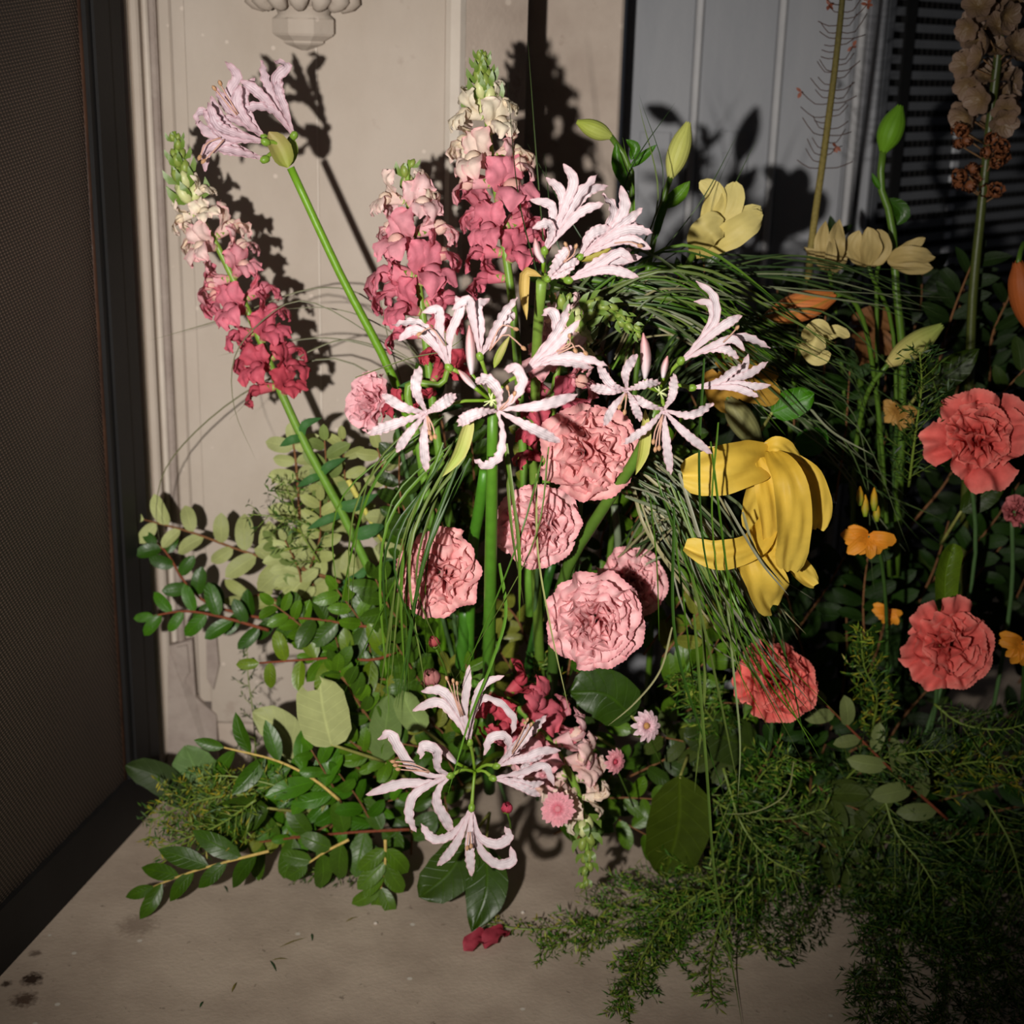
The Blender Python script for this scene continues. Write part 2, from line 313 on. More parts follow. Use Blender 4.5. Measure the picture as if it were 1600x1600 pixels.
for i in range(7):
    a = pi+pi*(i+.5)/7; mb = MB(); p0 = A(cx+50*u_*cos(a), -.004+50*u_*sin(a)*.7, zz(-24)); p1 = A(cx+68*u_*cos(a), -.004+66*u_*sin(a)*.7, zz(-2)); p2 = A(cx+52*u_*cos(a), -.004+52*u_*sin(a)*.7, zz(13))
    tube(mb, [p0, p1, p2], [10*u_, 16*u_, 7*u_], 8, 8); mb.build('acanthus_lobe', M_WALL, fin)
mb = MB(); lathe(mb, [(50*u_, zz(-330)), (74*u_, zz(-326)), (74*u_, zz(-300)), (56*u_, zz(-280)), (48*u_, zz(-180)), (40*u_, zz(-110)), (52*u_, zz(-60)), (62*u_, zz(-20)), (44*u_, zz(10))], 20, cx, 0, .7); mb.build('cup', M_WALL, fin)

# grey door with beaded boards
Yd = .27; door = thing('door_1', None, None, (xa(1000, 300, Yd), Yd, 0)); struct(door, 'grey painted panelled door behind the lilies')
bx = [xa(965, 300, Yd), xa(1077, 300, Yd), xa(1202, 300, Yd), xa(1322, 300, Yd)]
for i in range(3):
    mb = MB(); slab(mb, bx[i]+.003, bx[i+1]-.003, Yd, Yd+.03, 0, ZT, .003); mb.build('board', M_DOOR, door, False)
    if i < 2:
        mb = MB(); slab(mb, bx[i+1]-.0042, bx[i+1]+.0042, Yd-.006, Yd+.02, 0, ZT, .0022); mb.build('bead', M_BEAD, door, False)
def rail(x0, y0, x1, y1, nm='catch_plate'):
    a = P(x0, y0, Yd); b = P(x1, y1, Yd); mb = MB(); box(mb, (a[0], Yd-(.011 if nm == 'latch_bar' else .007), b[2]), (b[0], Yd+.001, a[2])); return mb.build(nm, M_DOOR, door, False)
rail(1108, 204, 1160, 330); rail(1128, 238, 1140, 330, 'latch_bar'); rail(1000, 206, 1040, 330)
fr = thing('trim_1', None, None, (xa(1330, 300, Yd), Yd, 0)); struct(fr, 'grey moulded door frame beside the slatted shutter')
e = [1322, 1334, 1346, 1356, 1372]; dz = [.0, -.012, -.004, -.018]
for i in range(4):
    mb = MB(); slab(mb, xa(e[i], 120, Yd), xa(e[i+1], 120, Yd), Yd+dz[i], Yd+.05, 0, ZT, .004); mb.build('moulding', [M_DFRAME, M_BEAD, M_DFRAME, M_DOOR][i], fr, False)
# slatted shutter receding to the right
q0 = P(1366, 200, Yd+.0); sh_d = A(sin(radians(47)), cos(radians(47)), 0); sh_n = A(-sh_d[1]*-1, -sh_d[0], 0)
sh = thing('window_1', None, None, (q0[0], q0[1], 0)); struct(sh, 'dark slatted metal shutter with rows of small holes')
def onsh(t, off, z): p = A(q0[0], q0[1], 0)+sh_d*t+A(sh_d[1], -sh_d[0], 0)*off; return (p[0], p[1], z)
def bar(mb, t0, t1, o0, o1, z0, z1):
    v = [onsh(t, o, z) for t in (t0, t1) for o in (o0, o1) for z in (z0, z1)]
    mb.add(v, [(0, 1, 3, 2), (4, 6, 7, 5), (0, 4, 5, 1), (2, 3, 7, 6), (0, 2, 6, 4), (1, 5, 7, 3)], (1, 1, 1))
pitch = 20.4*px(.35); nsl = int(.95/pitch)
for i in range(nsl):
    zc = .12+i*pitch; mb = MB(); bar(mb, 0, .75, -.004, .004, zc-pitch*.27, zc+pitch*.27); mb.build('slat', M_SLAT, sh, False)
    mb = MB(); bar(mb, .168, .182, .004, .007, zc-pitch*.22, zc+pitch*.2); mb.build('clip', M_GLINT, sh, False)  # pale pieces that paint the column of light glints on the slats
mb = MB()
for i in range(60): bar(mb, .012*i+.006, .012*i+.0105, -.006, -.004, .05, ZT)
tag(mb.build('back_rods', M_BLACK, sh, False), kind='stuff')
mb = MB(); bar(mb, 0, .012, -.02, .006, 0, ZT); mb.build('side_channel', M_SLAT, sh, False)
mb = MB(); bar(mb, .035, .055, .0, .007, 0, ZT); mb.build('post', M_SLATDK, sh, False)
mb = MB(); bar(mb, -.05, .9, -.06, -.05, 0, ZT); mb.build('void_backing', M_SLATDK, sh, False)  # black sheet painting the unlit depth seen through the gaps
# framed mesh screen at the left
scr = thing('mesh_screen', 'brown woven mesh screen in black metal frame standing at left of wall', 'screen', sA)
def onsc(t, off, z): p = sA*A(1, 1, 0)+sd*t+sn*off; return (p[0], p[1], z)
def sbar(mb, t0, t1, o0, o1, z0, z1, b=.003):
    v = [onsc(t, o, z) for t in (t0, t1) for o in (o0, o1) for z in (z0, z1)]
    mb.add(v, [(0, 1, 3, 2), (4, 6, 7, 5), (0, 4, 5, 1), (2, 3, 7, 6), (0, 2, 6, 4), (1, 5, 7, 3)], (1, 1, 1))
SG = 1 if np.dot(sn, CAM-sA) > 0 else -1
fw = .058
mb = MB(); sbar(mb, -.01, fw, -.02*SG, 0, 0, ZT); mb.build('stile', M_BLACK, scr, False)
mb = MB(); sbar(mb, .02, fw-.01, 0, .003*SG, 0.05, ZT); mb.build('stile_rib', M_BLACK, scr, False)
mb = MB(); sbar(mb, fw, 1.0, -.02*SG, 0, 0, .062); mb.build('bottom_rail', M_BLACK, scr, False)
mb = MB(); sbar(mb, fw-.002, 1.0, -.012*SG, -.006*SG, .06, ZT); mb.build('mesh_panel', M_MESH, scr, False)
mb = MB(); tube(mb, [onsc(fw, -.008*SG, .06), onsc(fw, -.008*SG, ZT)], .004, 2, 8, c0=lin(60, 46, 36)); mb.build('spline_cord', M_BRASS, scr)

# ---------------------------------------------------------------- colours
WHITE = lin(226, 218, 223); PINKW = lin(222, 200, 206); PINKE = lin(222, 176, 182); CREAM = lin(232, 214, 190)
G_STEM = lin(104, 140, 26); G_STEM2 = lin(76, 106, 30); G_LEAF = lin(50, 104, 18); G_LEAFD = lin(38, 78, 22); G_PALE = lin(140, 146, 86); G_PALE2 = lin(158, 164, 108)
G_DARK = lin(34, 62, 28); G_BUD = lin(150, 168, 88); BARK = lin(120, 82, 52); REDT = lin(120, 62, 40); TAN = lin(196, 168, 96)
BASE = P(820, 1290, -.14)

# ---------------------------------------------------------------- nerines
def floret(root, c, pc, pts_list, Y, kind, tubeL, wpx=17, stam=(), tone=None, pedf=None):
    """c umbel centre px, pc floret base px"""
    u = px(Y); a = P(*c, Y+.012); b = P(*pc, Y)
    mb = MB(); mid = (a+b)/2+A(0, 0, .004)
    tube(mb, [a, mid, b], [2.6*u, 2.6*u, 3.6*u], 6, 7, c0=G_STEM, c1=lin(130, 160, 60))
    blob(mb, b, 6*u, lin(116, 150, 50), ax=b-a, st=1.4)
    fl = mb.build('floret', M_STEM, root)
    w0, w1, we = tone or (PINKW, WHITE, PINKE)
    n = len(pts_list)
    for i, pl in enumerate(pts_list):
        ph = i*2*pi/max(n, 1)+rng.uniform(-.3, .3)
        if kind == 'star': Yf = lambda s, ph=ph: Y-.010-.012*sin(pi*min(1, s*1.1))+.006*s*sin(ph)
        else: Yf = lambda s, ph=ph: Y-.002*s+.014*s*cos(ph)-.006*sin(pi*s)
        pts = PP([pc]+list(pl) if kind != 'star' else list(pl), Yf)
        mb = MB(); ribbon(mb, pts, wpx*u*rng.uniform(.80, 1.0), 30, 7, prof='petal', cup=.3, ruf=.17, fr=rng.uniform(38, 56), c0=w0, c1=w1, ce=we, ep=8, twist=rng.uniform(-.35, .35)+np.linspace(0, rng.uniform(-.4, .4), 30))
        mb.build('petal', M_PET, fl)
    for sp_ in stam:
        pts = PP(sp_, lambda s: Y-.016-.006*s); mb = MB()
        tube(mb, pts, [1.2*u, 1.0*u], 6, 5, c0=lin(226, 180, 160)); d = pts[-1]-pts[-2]; blob(mb, pts[-1], 3*u, lin(206, 160, 120), 3, 5, ax=d, st=1.7); mb.build('stamen', M_PET, fl)
    return fl
def bract(root, pts, Y, w, c0, c1, name='bract'):
    mb = MB(); ribbon(mb, PP(pts, Y), w*px(Y), 9, 5, prof='leaf', cup=.7, c0=c0, c1=c1, ce=c0, twist=.3); mb.build(name, M_LILY, root)
def scape(root, pts, Y, r, c0=G_STEM, c1=None, name='stem', n=14):
    mb = MB(); tube(mb, PP(pts, Y), [q*px(-.35) for q in (r if isinstance(r, (list, tuple)) else [r, r])], n, 10, c0=c0, c1=c1 or c0); mb.build(name, M_STEM, root)
def nbud(root, pts, Y, w, c):
    u = px(Y); a, b = P(*c, Y+.012), P(*pts[0], Y); mb = MB(); tube(mb, [a, b], [2.4*u, 3*u], 4, 6, c0=G_STEM); bd = mb.build('bud', M_STEM, root)
    mb = MB(); tube(mb, PP(pts, Y), [3*u, w*.42*u, w*.5*u, w*.42*u, 1*u], 10, 9, c0=WHITE, c1=lin(226, 160, 160), lobes=3, lobe=.12); mb.build('petal', M_PET, bd)

# A: centre
YA = -.40; cA = (768, 626)
nA = thing('nerine', 'large white nerine with wide open florets at the centre, above the pink carnations', 'flower', P(765, 1260, -.2), 'white spider nerines')
scape(nA, [(765, 1235, -.16), (764, 1050, -.28), (768, 800, -.37), (770, 640, YA+.005)], YA, [11, 11, 10, 8], lin(52, 104, 22), lin(84, 130, 34))
floret(nA, cA, (702, 574), [[(675, 525), (650, 505), (613, 508)], [(676, 536), (650, 516), (622, 532)], [(688, 525), (684, 484), (660, 488)], [(703, 525), (719, 481), (712, 462)]], YA, 'side', 1, 16, stam=[[(695, 540), (672, 512), (655, 522)]])
floret(nA, cA, (750, 557), [[(747, 519), (741, 481), (722, 466)], [(752, 512), (747, 478), (765, 468)], [(738, 494), (731, 469), (706, 484)], [(769, 522), (788, 488), (808, 464)], [(781, 519), (797, 492), (803, 500)]], YA, 'side', 1, 16, stam=[[(765, 548), (790, 522), (818, 544)], [(765, 545), (785, 508), (806, 514)]])
nbud(nA, [(737, 585), (735, 550), (733, 508)], YA, 16, cA)
nbud(nA, [(742, 606), (730, 594), (716, 578)], YA-.01, 11, cA)
floret(nA, cA, (815, 585), [[(844, 550), (869, 519), (862, 487), (847, 492)], [(856, 537), (875, 509), (889, 475)], [(859, 550), (884, 525), (906, 500)], [(859, 559), (906, 557), (950, 572)], [(850, 566), (890, 566), (925, 575)]], YA-.01, 'side', 1, 17, stam=[[(870, 550), (893, 536), (899, 548)], [(872, 553), (905, 540), (915, 552)], [(870, 548), (890, 540), (890, 525)]])
floret(nA, cA, (666, 645), [[(666, 645), (650, 606), (656, 572)], [(666, 645), (630, 636), (597, 616)], [(666, 646), (620, 662), (575, 678)], [(666, 646), (640, 676), (619, 706)], [(667, 646), (662, 688), (666, 737)], [(667, 645), (690, 632), (712, 616)]], YA-.01, 'star', 1, 18, stam=[[(668, 650), (672, 668), (674, 684)], [(668, 650), (676, 665), (680, 682)], [(667, 650), (668, 664), (671, 676)]])
floret(nA, cA, (777, 641), [[(777, 641), (800, 625), (817, 597), (806, 575), (788, 578)], [(779, 640), (778, 612), (762, 594), (743, 597)], [(778, 640), (844, 634), (902, 617)], [(778, 642), (828, 668), (876, 691)], [(778, 643), (786, 678), (780, 714), (758, 728), (741, 718)], [(776, 642), (750, 645), (731, 652), (716, 664)]], YA-.02, 'star', 1, 19, stam=[[(780, 640), (796, 622), (793, 606)], [(782, 641), (800, 628), (804, 615)]])
bract(nA, [(738, 640), (728, 675), (716, 710), (691, 745)], YA-.015, 22, lin(196, 190, 120), lin(150, 176, 70))
bract(nA, [(772, 575), (782, 555), (797, 524)], YA+.01, 13, lin(140, 160, 60), lin(190, 170, 120))
mb = MB()
for i in range(14): q = (cA[0]+rng.uniform(-16, 16), cA[1]+rng.uniform(-14, 12)); tube(mb, PP([cA, q], YA-.02), 1.1*px(YA), 3, 4, c0=lin(200, 210, 150))
mb.build('young_pedicels', M_STEM, nA)

# B: right
YB = -.37; cB = (1031, 613)
nB = thing('nerine', 'white nerine with pink-tipped buds leaning right of the large central one', 'flower', P(880, 1280, -.18), 'white spider nerines')
scape(nB, [(860, 1100, -.2), (880, 905, -.27), (945, 790, -.32), (1000, 705, -.35), (1028, 630, YB+.01)], YB, [10, 10, 9, 8], lin(54, 84, 28), lin(96, 130, 44))
floret(nB, cB, (1064, 564), [[(1094, 531), (1114, 494), (1108, 474), (1084, 471)], [(1092, 532), (1118, 500), (1114, 462), (1087, 439)], [(1116, 519), (1140, 503), (1159, 493)], [(1112, 541), (1145, 530), (1164, 548)], [(1112, 544), (1136, 546), (1154, 560)], [(1114, 541), (1160, 527), (1204, 544)]], YB, 'side', 1, 15, stam=[[(1130, 535), (1145, 520), (1152, 512)]])
floret(nB, cB, (1081, 606), [[(1131, 594), (1160, 580), (1169, 553)], [(1148, 592), (1170, 585), (1200, 565)], [(1150, 600), (1178, 604), (1204, 602)], [(1147, 606), (1166, 612), (1185, 620)], [(1125, 594), (1143, 580), (1160, 569)], [(1140, 603), (1160, 609), (1176, 607)]], YB, 'side', 1, 14)
nbud(nB, [(1008, 592), (1009, 560), (1005, 520)], YB, 17, cB)
nbud(nB, [(1036, 590), (1038, 575), (1043, 556)], YB-.01, 11, cB)
floret(nB, cB, (980, 609), [[(980, 609), (978, 581), (995, 553)], [(980, 610), (955, 601), (934, 570)], [(980, 609), (953, 610), (922, 605)], [(980, 611), (959, 636), (944, 665)], [(980, 611), (991, 631), (1001, 658)], [(980, 609), (1006, 602), (1032, 597)]], YB-.01, 'star', 1, 16, stam=[[(978, 614), (974, 622), (968, 636)], [(979, 615), (978, 628), (976, 644)]])
floret(nB, cB, (1037, 640), [[(1038, 640), (1052, 614), (1053, 584)], [(1037, 640), (1010, 632), (987, 619)], [(1036, 642), (1012, 668), (974, 694)], [(1037, 642), (1041, 684), (1048, 742)], [(1038, 642), (1066, 672), (1112, 709)], [(1038, 641), (1078, 648), (1115, 630)]], YB-.02, 'star', 1, 17, stam=[[(1036, 648), (1028, 676), (1024, 702)], [(1036, 648), (1031, 678), (1030, 700)], [(1036, 648), (1024, 672), (1021, 690)]])
bract(nB, [(1008, 640), (1006, 680), (1002, 712), (993, 742)], YB-.005, 20, lin(196, 190, 110), lin(160, 170, 60))
mb = MB()
for i in range(12): q = (cB[0]+rng.uniform(-14, 14), cB[1]+rng.uniform(-14, 12)); tube(mb, PP([cB, q], YB-.02), 1.1*px(YB), 3, 4, c0=lin(200, 210, 150))
mb.build('young_pedicels', M_STEM, nB)

# C: upper right
YC = -.36; cC = (848, 436)
nC = thing('nerine', 'white nerine facing right beside the tallest snapdragon', 'flower', P(860, 1240, -.16), 'white spider nerines')
scape(nC, [(850, 1180, -.16), (835, 800, -.25), (838, 560, -.30), (846, 440, YC+.01)], YC, [9, 9, 8, 8], G_STEM2, lin(120, 150, 60))
floret(nC, cC, (851, 392), [[(862, 352), (862, 322), (828, 312)], [(880, 328), (875, 297), (853, 278)], [(885, 319), (896, 281), (880, 256)], [(862, 362), (855, 350), (832, 357)], [(909, 331), (944, 318)], [(888, 335), (906, 305), (934, 272)], [(900, 320), (922, 297), (950, 291)]], YC, 'side', 1, 16)
floret(nC, cC, (855, 436), [[(878, 412), (900, 386)], [(880, 425), (903, 398)], [(875, 405), (893, 384)], [(885, 412), (905, 408)]], YC-.005, 'side', 1, 18, stam=[[(880, 410), (890, 395), (884, 382)], [(882, 410), (896, 398), (900, 385)]])
floret(nC, cC, (905, 402), [[(941, 369), (958, 328), (941, 303)], [(957, 359), (976, 325), (970, 290)], [(970, 352), (1004, 325)], [(978, 360), (1020, 364)], [(978, 374), (1017, 389)], [(925, 366), (955, 355)], [(945, 362), (985, 352), (1010, 362)]], YC-.005, 'side', 1, 17, stam=[[(960, 380), (985, 378), (1000, 384)]])
floret(nC, cC, (888, 438), [[(941, 405), (988, 390)], [(950, 411), (1003, 401)], [(950, 421), (998, 433)], [(938, 412), (970, 394), (990, 408)], [(935, 420), (975, 415)]], YC-.01, 'side', 1, 17)
bract(nC, [(846, 432), (822, 424), (817, 455), (823, 500)], YC-.01, 17, lin(190, 160, 90), lin(205, 178, 100))
bract(nC, [(900, 408), (930, 402), (955, 388)], YC, 14, lin(170, 160, 70), lin(150, 140, 60))
nbud(nC, [(849, 410), (840, 394), (836, 372)], YC, 12, cC)

# D: upper left, tall pale
YD = -.18; cD = (444, 238); PW = (lin(206, 176, 184), lin(226, 206, 216), lin(196, 148, 158))
nD = thing('nerine', 'tall pale lilac nerine on a long bare green stem against the beige wall', 'flower', P(700, 1230, -.12), 'white spider nerines')
scape(nD, [(700, 1150, -.14), (668, 780, -.17), (620, 605, -.18), (530, 425, -.18), (454, 262, YD)], YD, [10, 9, 8, 7, 6.5], lin(88, 136, 22), lin(110, 156, 36), n=20)
floret(nD, cD, (459, 212), [[(431, 162), (416, 125), (409, 94)], [(440, 155), (431, 122), (447, 104), (428, 95)], [(418, 160), (395, 138), (375, 126)], [(425, 172), (392, 168), (369, 184)], [(445, 170), (434, 140), (441, 122)]], YD, 'side', 1, 17, tone=PW)
floret(nD, cD, (414, 216), [[(384, 194), (356, 169), (337, 137)], [(369, 178), (359, 144), (371, 120), (352, 96)], [(369, 190), (337, 184), (312, 176), (306, 194)], [(385, 190), (370, 160), (376, 132)], [(392, 186), (380, 150), (398, 122)]], YD-.01, 'side', 1, 17, tone=PW, stam=[[(370, 180), (345, 150), (335, 138)], [(372, 178), (350, 142), (344, 130)]])
floret(nD, cD, (415, 222), [[(369, 212), (330, 209), (306, 187)], [(362, 219), (325, 231), (320, 268)], [(350, 214), (330, 190), (318, 172)], [(358, 206), (340, 196), (325, 160)], [(366, 204), (346, 188), (330, 150)]], YD-.02, 'side', 1, 18, tone=PW, stam=[[(345, 215), (322, 225), (312, 246)], [(350, 218), (330, 240), (318, 252)]])
floret(nD, cD, (414, 249), [[(369, 231), (344, 225), (322, 222)], [(375, 236), (350, 216), (325, 200)], [(380, 240), (340, 232), (312, 240)], [(372, 238), (352, 234), (335, 222)]], YD-.01, 'side', 1, 15, tone=PW)
mb = MB(); ribbon(mb, PP([(450, 262), (440, 235), (420, 206)], YD-.014), 32*px(YD), 9, 7, prof='oval', cup=.9, c0=lin(150, 160, 70), c1=lin(168, 152, 100)); mb.build('bract', M_LILY, nD)
mb = MB(); ribbon(mb, PP([(452, 260), (458, 235), (458, 214)], YD+.004), 18*px(YD), 7, 5, prof='leaf', cup=.8, c0=G_STEM, c1=G_BUD); mb.build('bract', M_LILY, nD)

# E: low, facing down
YE = -.34; cE = (742, 1206)
nE = thing('nerine', 'white nerine drooping low in front of the dark red snapdragon, just above the floor', 'flower', P(770, 1290, -.2), 'white spider nerines')
scape(nE, [(800, 1180, -.2), (775, 1180, -.26), (742, 1204, YE+.01)], YE, [6, 6, 6])
floret(nE, cE, (734, 1160), [[(712, 1122), (687, 1097), (645, 1110)], [(716, 1112), (690, 1080), (658, 1080)], [(726, 1110), (730, 1070), (733, 1039)], [(741, 1105), (756, 1069), (788, 1056)], [(742, 1110), (758, 1090), (785, 1100), (804, 1125), (799, 1148)]], YE-.01, 'side', 1, 17, stam=[[(720, 1120), (708, 1085), (698, 1060)], [(722, 1118), (712, 1090), (708, 1064)], [(724, 1118), (716, 1092), (714, 1068)]])
floret(nE, cE, (776, 1197), [[(806, 1172), (831, 1140), (854, 1118)], [(816, 1186), (844, 1174), (876, 1173)], [(796, 1175), (788, 1150), (768, 1153), (757, 1180)], [(802, 1170), (820, 1150), (832, 1128)], [(806, 1188), (830, 1184), (850, 1180)]], YE-.01, 'side', 1, 18, stam=[[(800, 1175), (815, 1145), (824, 1125)], [(800, 1178), (820, 1150), (830, 1132)]])
floret(nE, cE, (770, 1216), [[(804, 1219), (820, 1200), (826, 1186)], [(816, 1230), (844, 1244)], [(820, 1205), (850, 1196), (866, 1228)], [(806, 1220), (830, 1226), (850, 1222)]], YE-.01, 'side', 1, 16)
floret(nE, cE, (704, 1212), [[(675, 1222), (628, 1224), (572, 1242)], [(675, 1212), (644, 1198), (622, 1168), (609, 1147), (591, 1156)], [(684, 1200), (681, 1172), (662, 1166), (657, 1186)], [(672, 1226), (646, 1244), (640, 1275), (650, 1300)], [(687, 1230), (682, 1252), (697, 1281), (706, 1303)]], YE-.012, 'side', 1, 19, stam=[[(670, 1208), (640, 1198), (618, 1196)], [(672, 1206), (644, 1204), (622, 1202)], [(670, 1204), (640, 1192), (614, 1190)]])
floret(nE, cE, (737, 1262), [[(706, 1303), (678, 1310), (657, 1287)], [(712, 1319), (684, 1353)], [(734, 1320), (737, 1369)], [(750, 1308), (778, 1319), (796, 1306), (789, 1291)], [(750, 1325), (778, 1350), (801, 1344), (798, 1322)]], YE-.015, 'side', 1, 19, stam=[[(732, 1300), (730, 1325)], [(735, 1300), (736, 1322)]])
nbud(nE, [(712, 1192), (695, 1175), (682, 1162)], YE, 12, cE)

# ---------------------------------------------------------------- carnations
def carnation(x, y, r, Y, cols, label, tilt=(0, 0), group=None, rings=7, side=None, stem=None, open_=1., name='carnation', rag=.06):
    u = px(Y); R = r*u; c = P(x, y, Y); n = nrm(CN+CR*tilt[0]+CU*tilt[1]); e1 = nrm(np.cross(CU, n)); e2 = np.cross(n, e1)
    root = thing(name, label, 'flower', P(*stem[-1]) if stem else c, group)
    core = c - n*R*.55; c0, c1, ce = cols
    for k in range(rings):
        q = (k+.6)/rings; cnt = [3, 4, 5, 5, 6, 7, 7, 8][k]
        for j in range(cnt):
            a = 2*pi*(j+.5*(k % 2))/cnt+rng.uniform(-.25, .25); rad = R*(q**.85)*rng.uniform(1-rag*1.2, 1+rag)*open_
            d = e1*cos(a)+e2*sin(a); hgt = R*.32*(1-q*q)+rng.uniform(-.04, .04)*R
            tip = c+d*rad+n*hgt; mid = core+(tip-core)*.55+n*R*.14*(1-q*.3)+d*R*.02
            hint = n if q > .35 else nrm(n*.4-d*.9)
            if q > .35: hint = nrm(n*1.0-d*(1-q)*.9)
            mb = MB(); ribbon(mb, [core+d*R*.05, mid, tip], R*(.60+.50*q)*rng.uniform(.75, 1.2), 9, 25, hint=nrm(hint+rng.normal(size=3)*(.55-.4*q)), prof='fan', fan=R*(.15-.075*q)*rng.uniform(.6, 1.2), ffr=rng.uniform(4, 8), arc=.25, serr=.018, crum=.10, c0=c1, c1=c0, ce=None, twist=rng.uniform(-.45, .45), jit=.06)
            # picotee edge
            m_ = mb.c[0].reshape(9, 25, 3); m_[-1] = m_[-1]*.35+np.array(ce)*.65
            mb.build('petal', M_CARN, root)
    b0 = core-n*R*.5
    mb = MB(); tube(mb, [b0, core-n*R*.1, core+n*R*.25], [R*.1, R*.2, R*.22], 6, 8, c0=lin(84, 116, 62)); mb.build('calyx', M_STEM, root)
    if stem:
        mb = MB(); tube(mb, [b0]+[P(*s) for s in stem], 3.6*u, 12, 7, c0=lin(78, 108, 62)); mb.build('stem', M_STEM, root)
    return root
LP = (lin(240, 188, 184), lin(222, 112, 122), lin(206, 112, 122)); LP2 = (lin(242, 196, 196), lin(230, 140, 150), lin(210, 124, 134)); PALE = (lin(240, 190, 196), lin(232, 130, 148), lin(230, 170, 178))
COR = (lin(234, 118, 108), lin(206, 56, 56), lin(236, 140, 128))
GC = 'pink carnations'; GR = 'coral carnations'
carnation(920, 705, 80, -.33, LP, 'pink carnation under the right nerine, highest of the large pink ones', (.05, .05), GC, stem=[(900, 900, -.2), (860, 1250, -.14)])
carnation(838, 822, 72, -.32, LP2, 'pink carnation crossed by thin grass blades, below the central nerine', (-.1, .0), GC, stem=[(835, 1000, -.2), (840, 1250, -.14)])
carnation(682, 896, 75, -.31, LP, 'pink carnation striped by shadows, leftmost of the low pink ones', (-.25, -.05), GC, stem=[(720, 1040, -.2), (790, 1250, -.14)])
carnation(988, 908, 60, -.25, LP2, 'small pink carnation tucked behind the round pink one', (.3, .15), GC, stem=[(930, 1080, -.2), (880, 1250, -.14)])
carnation(930, 972, 80, -.34, LP2, 'large round pink carnation above the dark round leaf', (0, -.05), GC, rings=8, stem=[(900, 1100, -.2), (860, 1260, -.14)])
carnation(574, 628, 50, -.22, PALE, 'pale pink carnation seen from the side against the beige wall', (-.9, .2), GC, rings=6, stem=[(640, 760, -.18), (760, 1230, -.14)])
carnation(1530, 682, 76, -.2, COR, 'coral carnation with ragged petals at the right, above the others', (-.1, .1), GR, rings=6, rag=.22, stem=[(1520, 900, -.1), (1400, 1280, -.1)])
carnation(1488, 1010, 77, -.22, COR, 'coral carnation low at the right, under the orange freesia', (0, 0), GR, rings=6, rag=.16, stem=[(1450, 1150, -.12), (1350, 1290, -.1)])
carnation(1213, 1066, 74, -.26, COR, 'coral carnation veiled by hanging grass blades', (-.1, .1), GR, rings=6, rag=.15, stem=[(1200, 1180, -.18), (1150, 1290, -.12)])
carnation(1592, 798, 30, -.15, (lin(206, 120, 120), lin(160, 60, 66), lin(200, 120, 120)), 'small dusky pink carnation bud opening at the right edge', (0, .2), None, rings=4, stem=[(1580, 930, -.12), (1520, 1280, -.1)])

# little chrysanthemums
def daisy(x, y, r, Y, col, label, n=16, tilt=(0, 0), group='small pink chrysanthemums', layers=2, stem=None):
    u = px(Y); R = r*u; c = P(x, y, Y); nn = nrm(CN+CR*tilt[0]+CU*tilt[1]); e1 = nrm(np.cross(CU, nn)); e2 = np.cross(nn, e1)
    root = thing('chrysanthemum', label, 'flower', c, group)
    for l in range(layers):
        for j in range(n):
            a = 2*pi*(j+.5*l)/n+rng.uniform(-.1, .1); d = e1*cos(a)+e2*sin(a); k = 1-.28*l
            mb = MB(); ribbon(mb, [c+d*R*.1, c+d*R*.55*k+nn*R*(.16+.1*l), c+d*R*k*rng.uniform(.9, 1.05)+nn*R*.1*l], R*.34, 6, 3, hint=nn, prof='round', cup=.3, c0=col[0], c1=col[1], jit=.1); mb.build('petal', M_PET, root)
    mb = MB(); blob(mb, c+nn*R*.1, R*.2, col[2], ax=nn); mb.build('centre', M_PET, root)
    mb = MB(); tube(mb, [c, c+A(.004, .03, -.02), P(*(stem or (x+30, y+70, Y+.1)))], 1.8*u, 6, 5, c0=G_STEM2); mb.build('stem', M_STEM, root)
daisy(1009, 1134, 28, -.3, (lin(226, 170, 184), lin(244, 214, 220), lin(200, 150, 90)), 'pale pink chrysanthemum beside the round dark leaf', 12, (.5, .1))
daisy(872, 1264, 30, -.33, (lin(226, 120, 140), lin(240, 176, 184), lin(230, 150, 160)), 'pink chrysanthemum under the blush snapdragon florets', 20, (-.2, .2))
daisy(960, 1190, 22, -.31, (lin(206, 90, 110), lin(234, 170, 176), lin(190, 60, 80)), 'dark-centred pink chrysanthemum behind the snapdragon buds', 14, (.7, 0))
daisy(848, 1212, 18, -.30, (lin(226, 150, 160), lin(236, 196, 200), lin(220, 150, 160)), 'small blush chrysanthemum half hidden by the low nerine', 14, (0, .6))
# small buds
def rosebud(x, y, r, Y, col, label, to, name='rose_bud', g=None):
    u = px(Y); R = r*u; c = P(x, y, Y); e = P(*to); root = thing(name, label, 'flower bud', e, g); ax = nrm(c-e)
    e1 = nrm(np.cross(ax, CN)); e2 = np.cross(ax, e1)
    for j in range(7):
        a = j*2.4; d = e1*cos(a)+e2*sin(a); k = 1-.08*j
        mb = MB(); ribbon(mb, [c-ax*R, c-ax*R*.1+d*R*.75*k, c+ax*R*.95+d*R*.45*k], R*1.5, 7, 7, hint=d, prof='round', cup=-.7, ruf=.05, c0=col[0], c1=col[1]); mb.build('petal', M_SNAP, root)
    mb = MB(); tube(mb, [c-ax*R*1.3, c-ax*R*.5], [R*.3, R*.7], 4, 7, c0=G_STEM2)
    mb.build('calyx', M_STEM, root); mb = MB(); tube(mb, [e, (e+c)/2+A(.004, 0, 0), c-ax*R*1.1], 2*u, 7, 5, c0=G_STEM2); mb.build('stem', M_STEM, root)
rosebud(792, 1262, 13, -.33, (lin(170, 40, 66), lin(206, 80, 104)), 'small crimson bud below the right florets of the low nerine', (790, 1320, -.28))
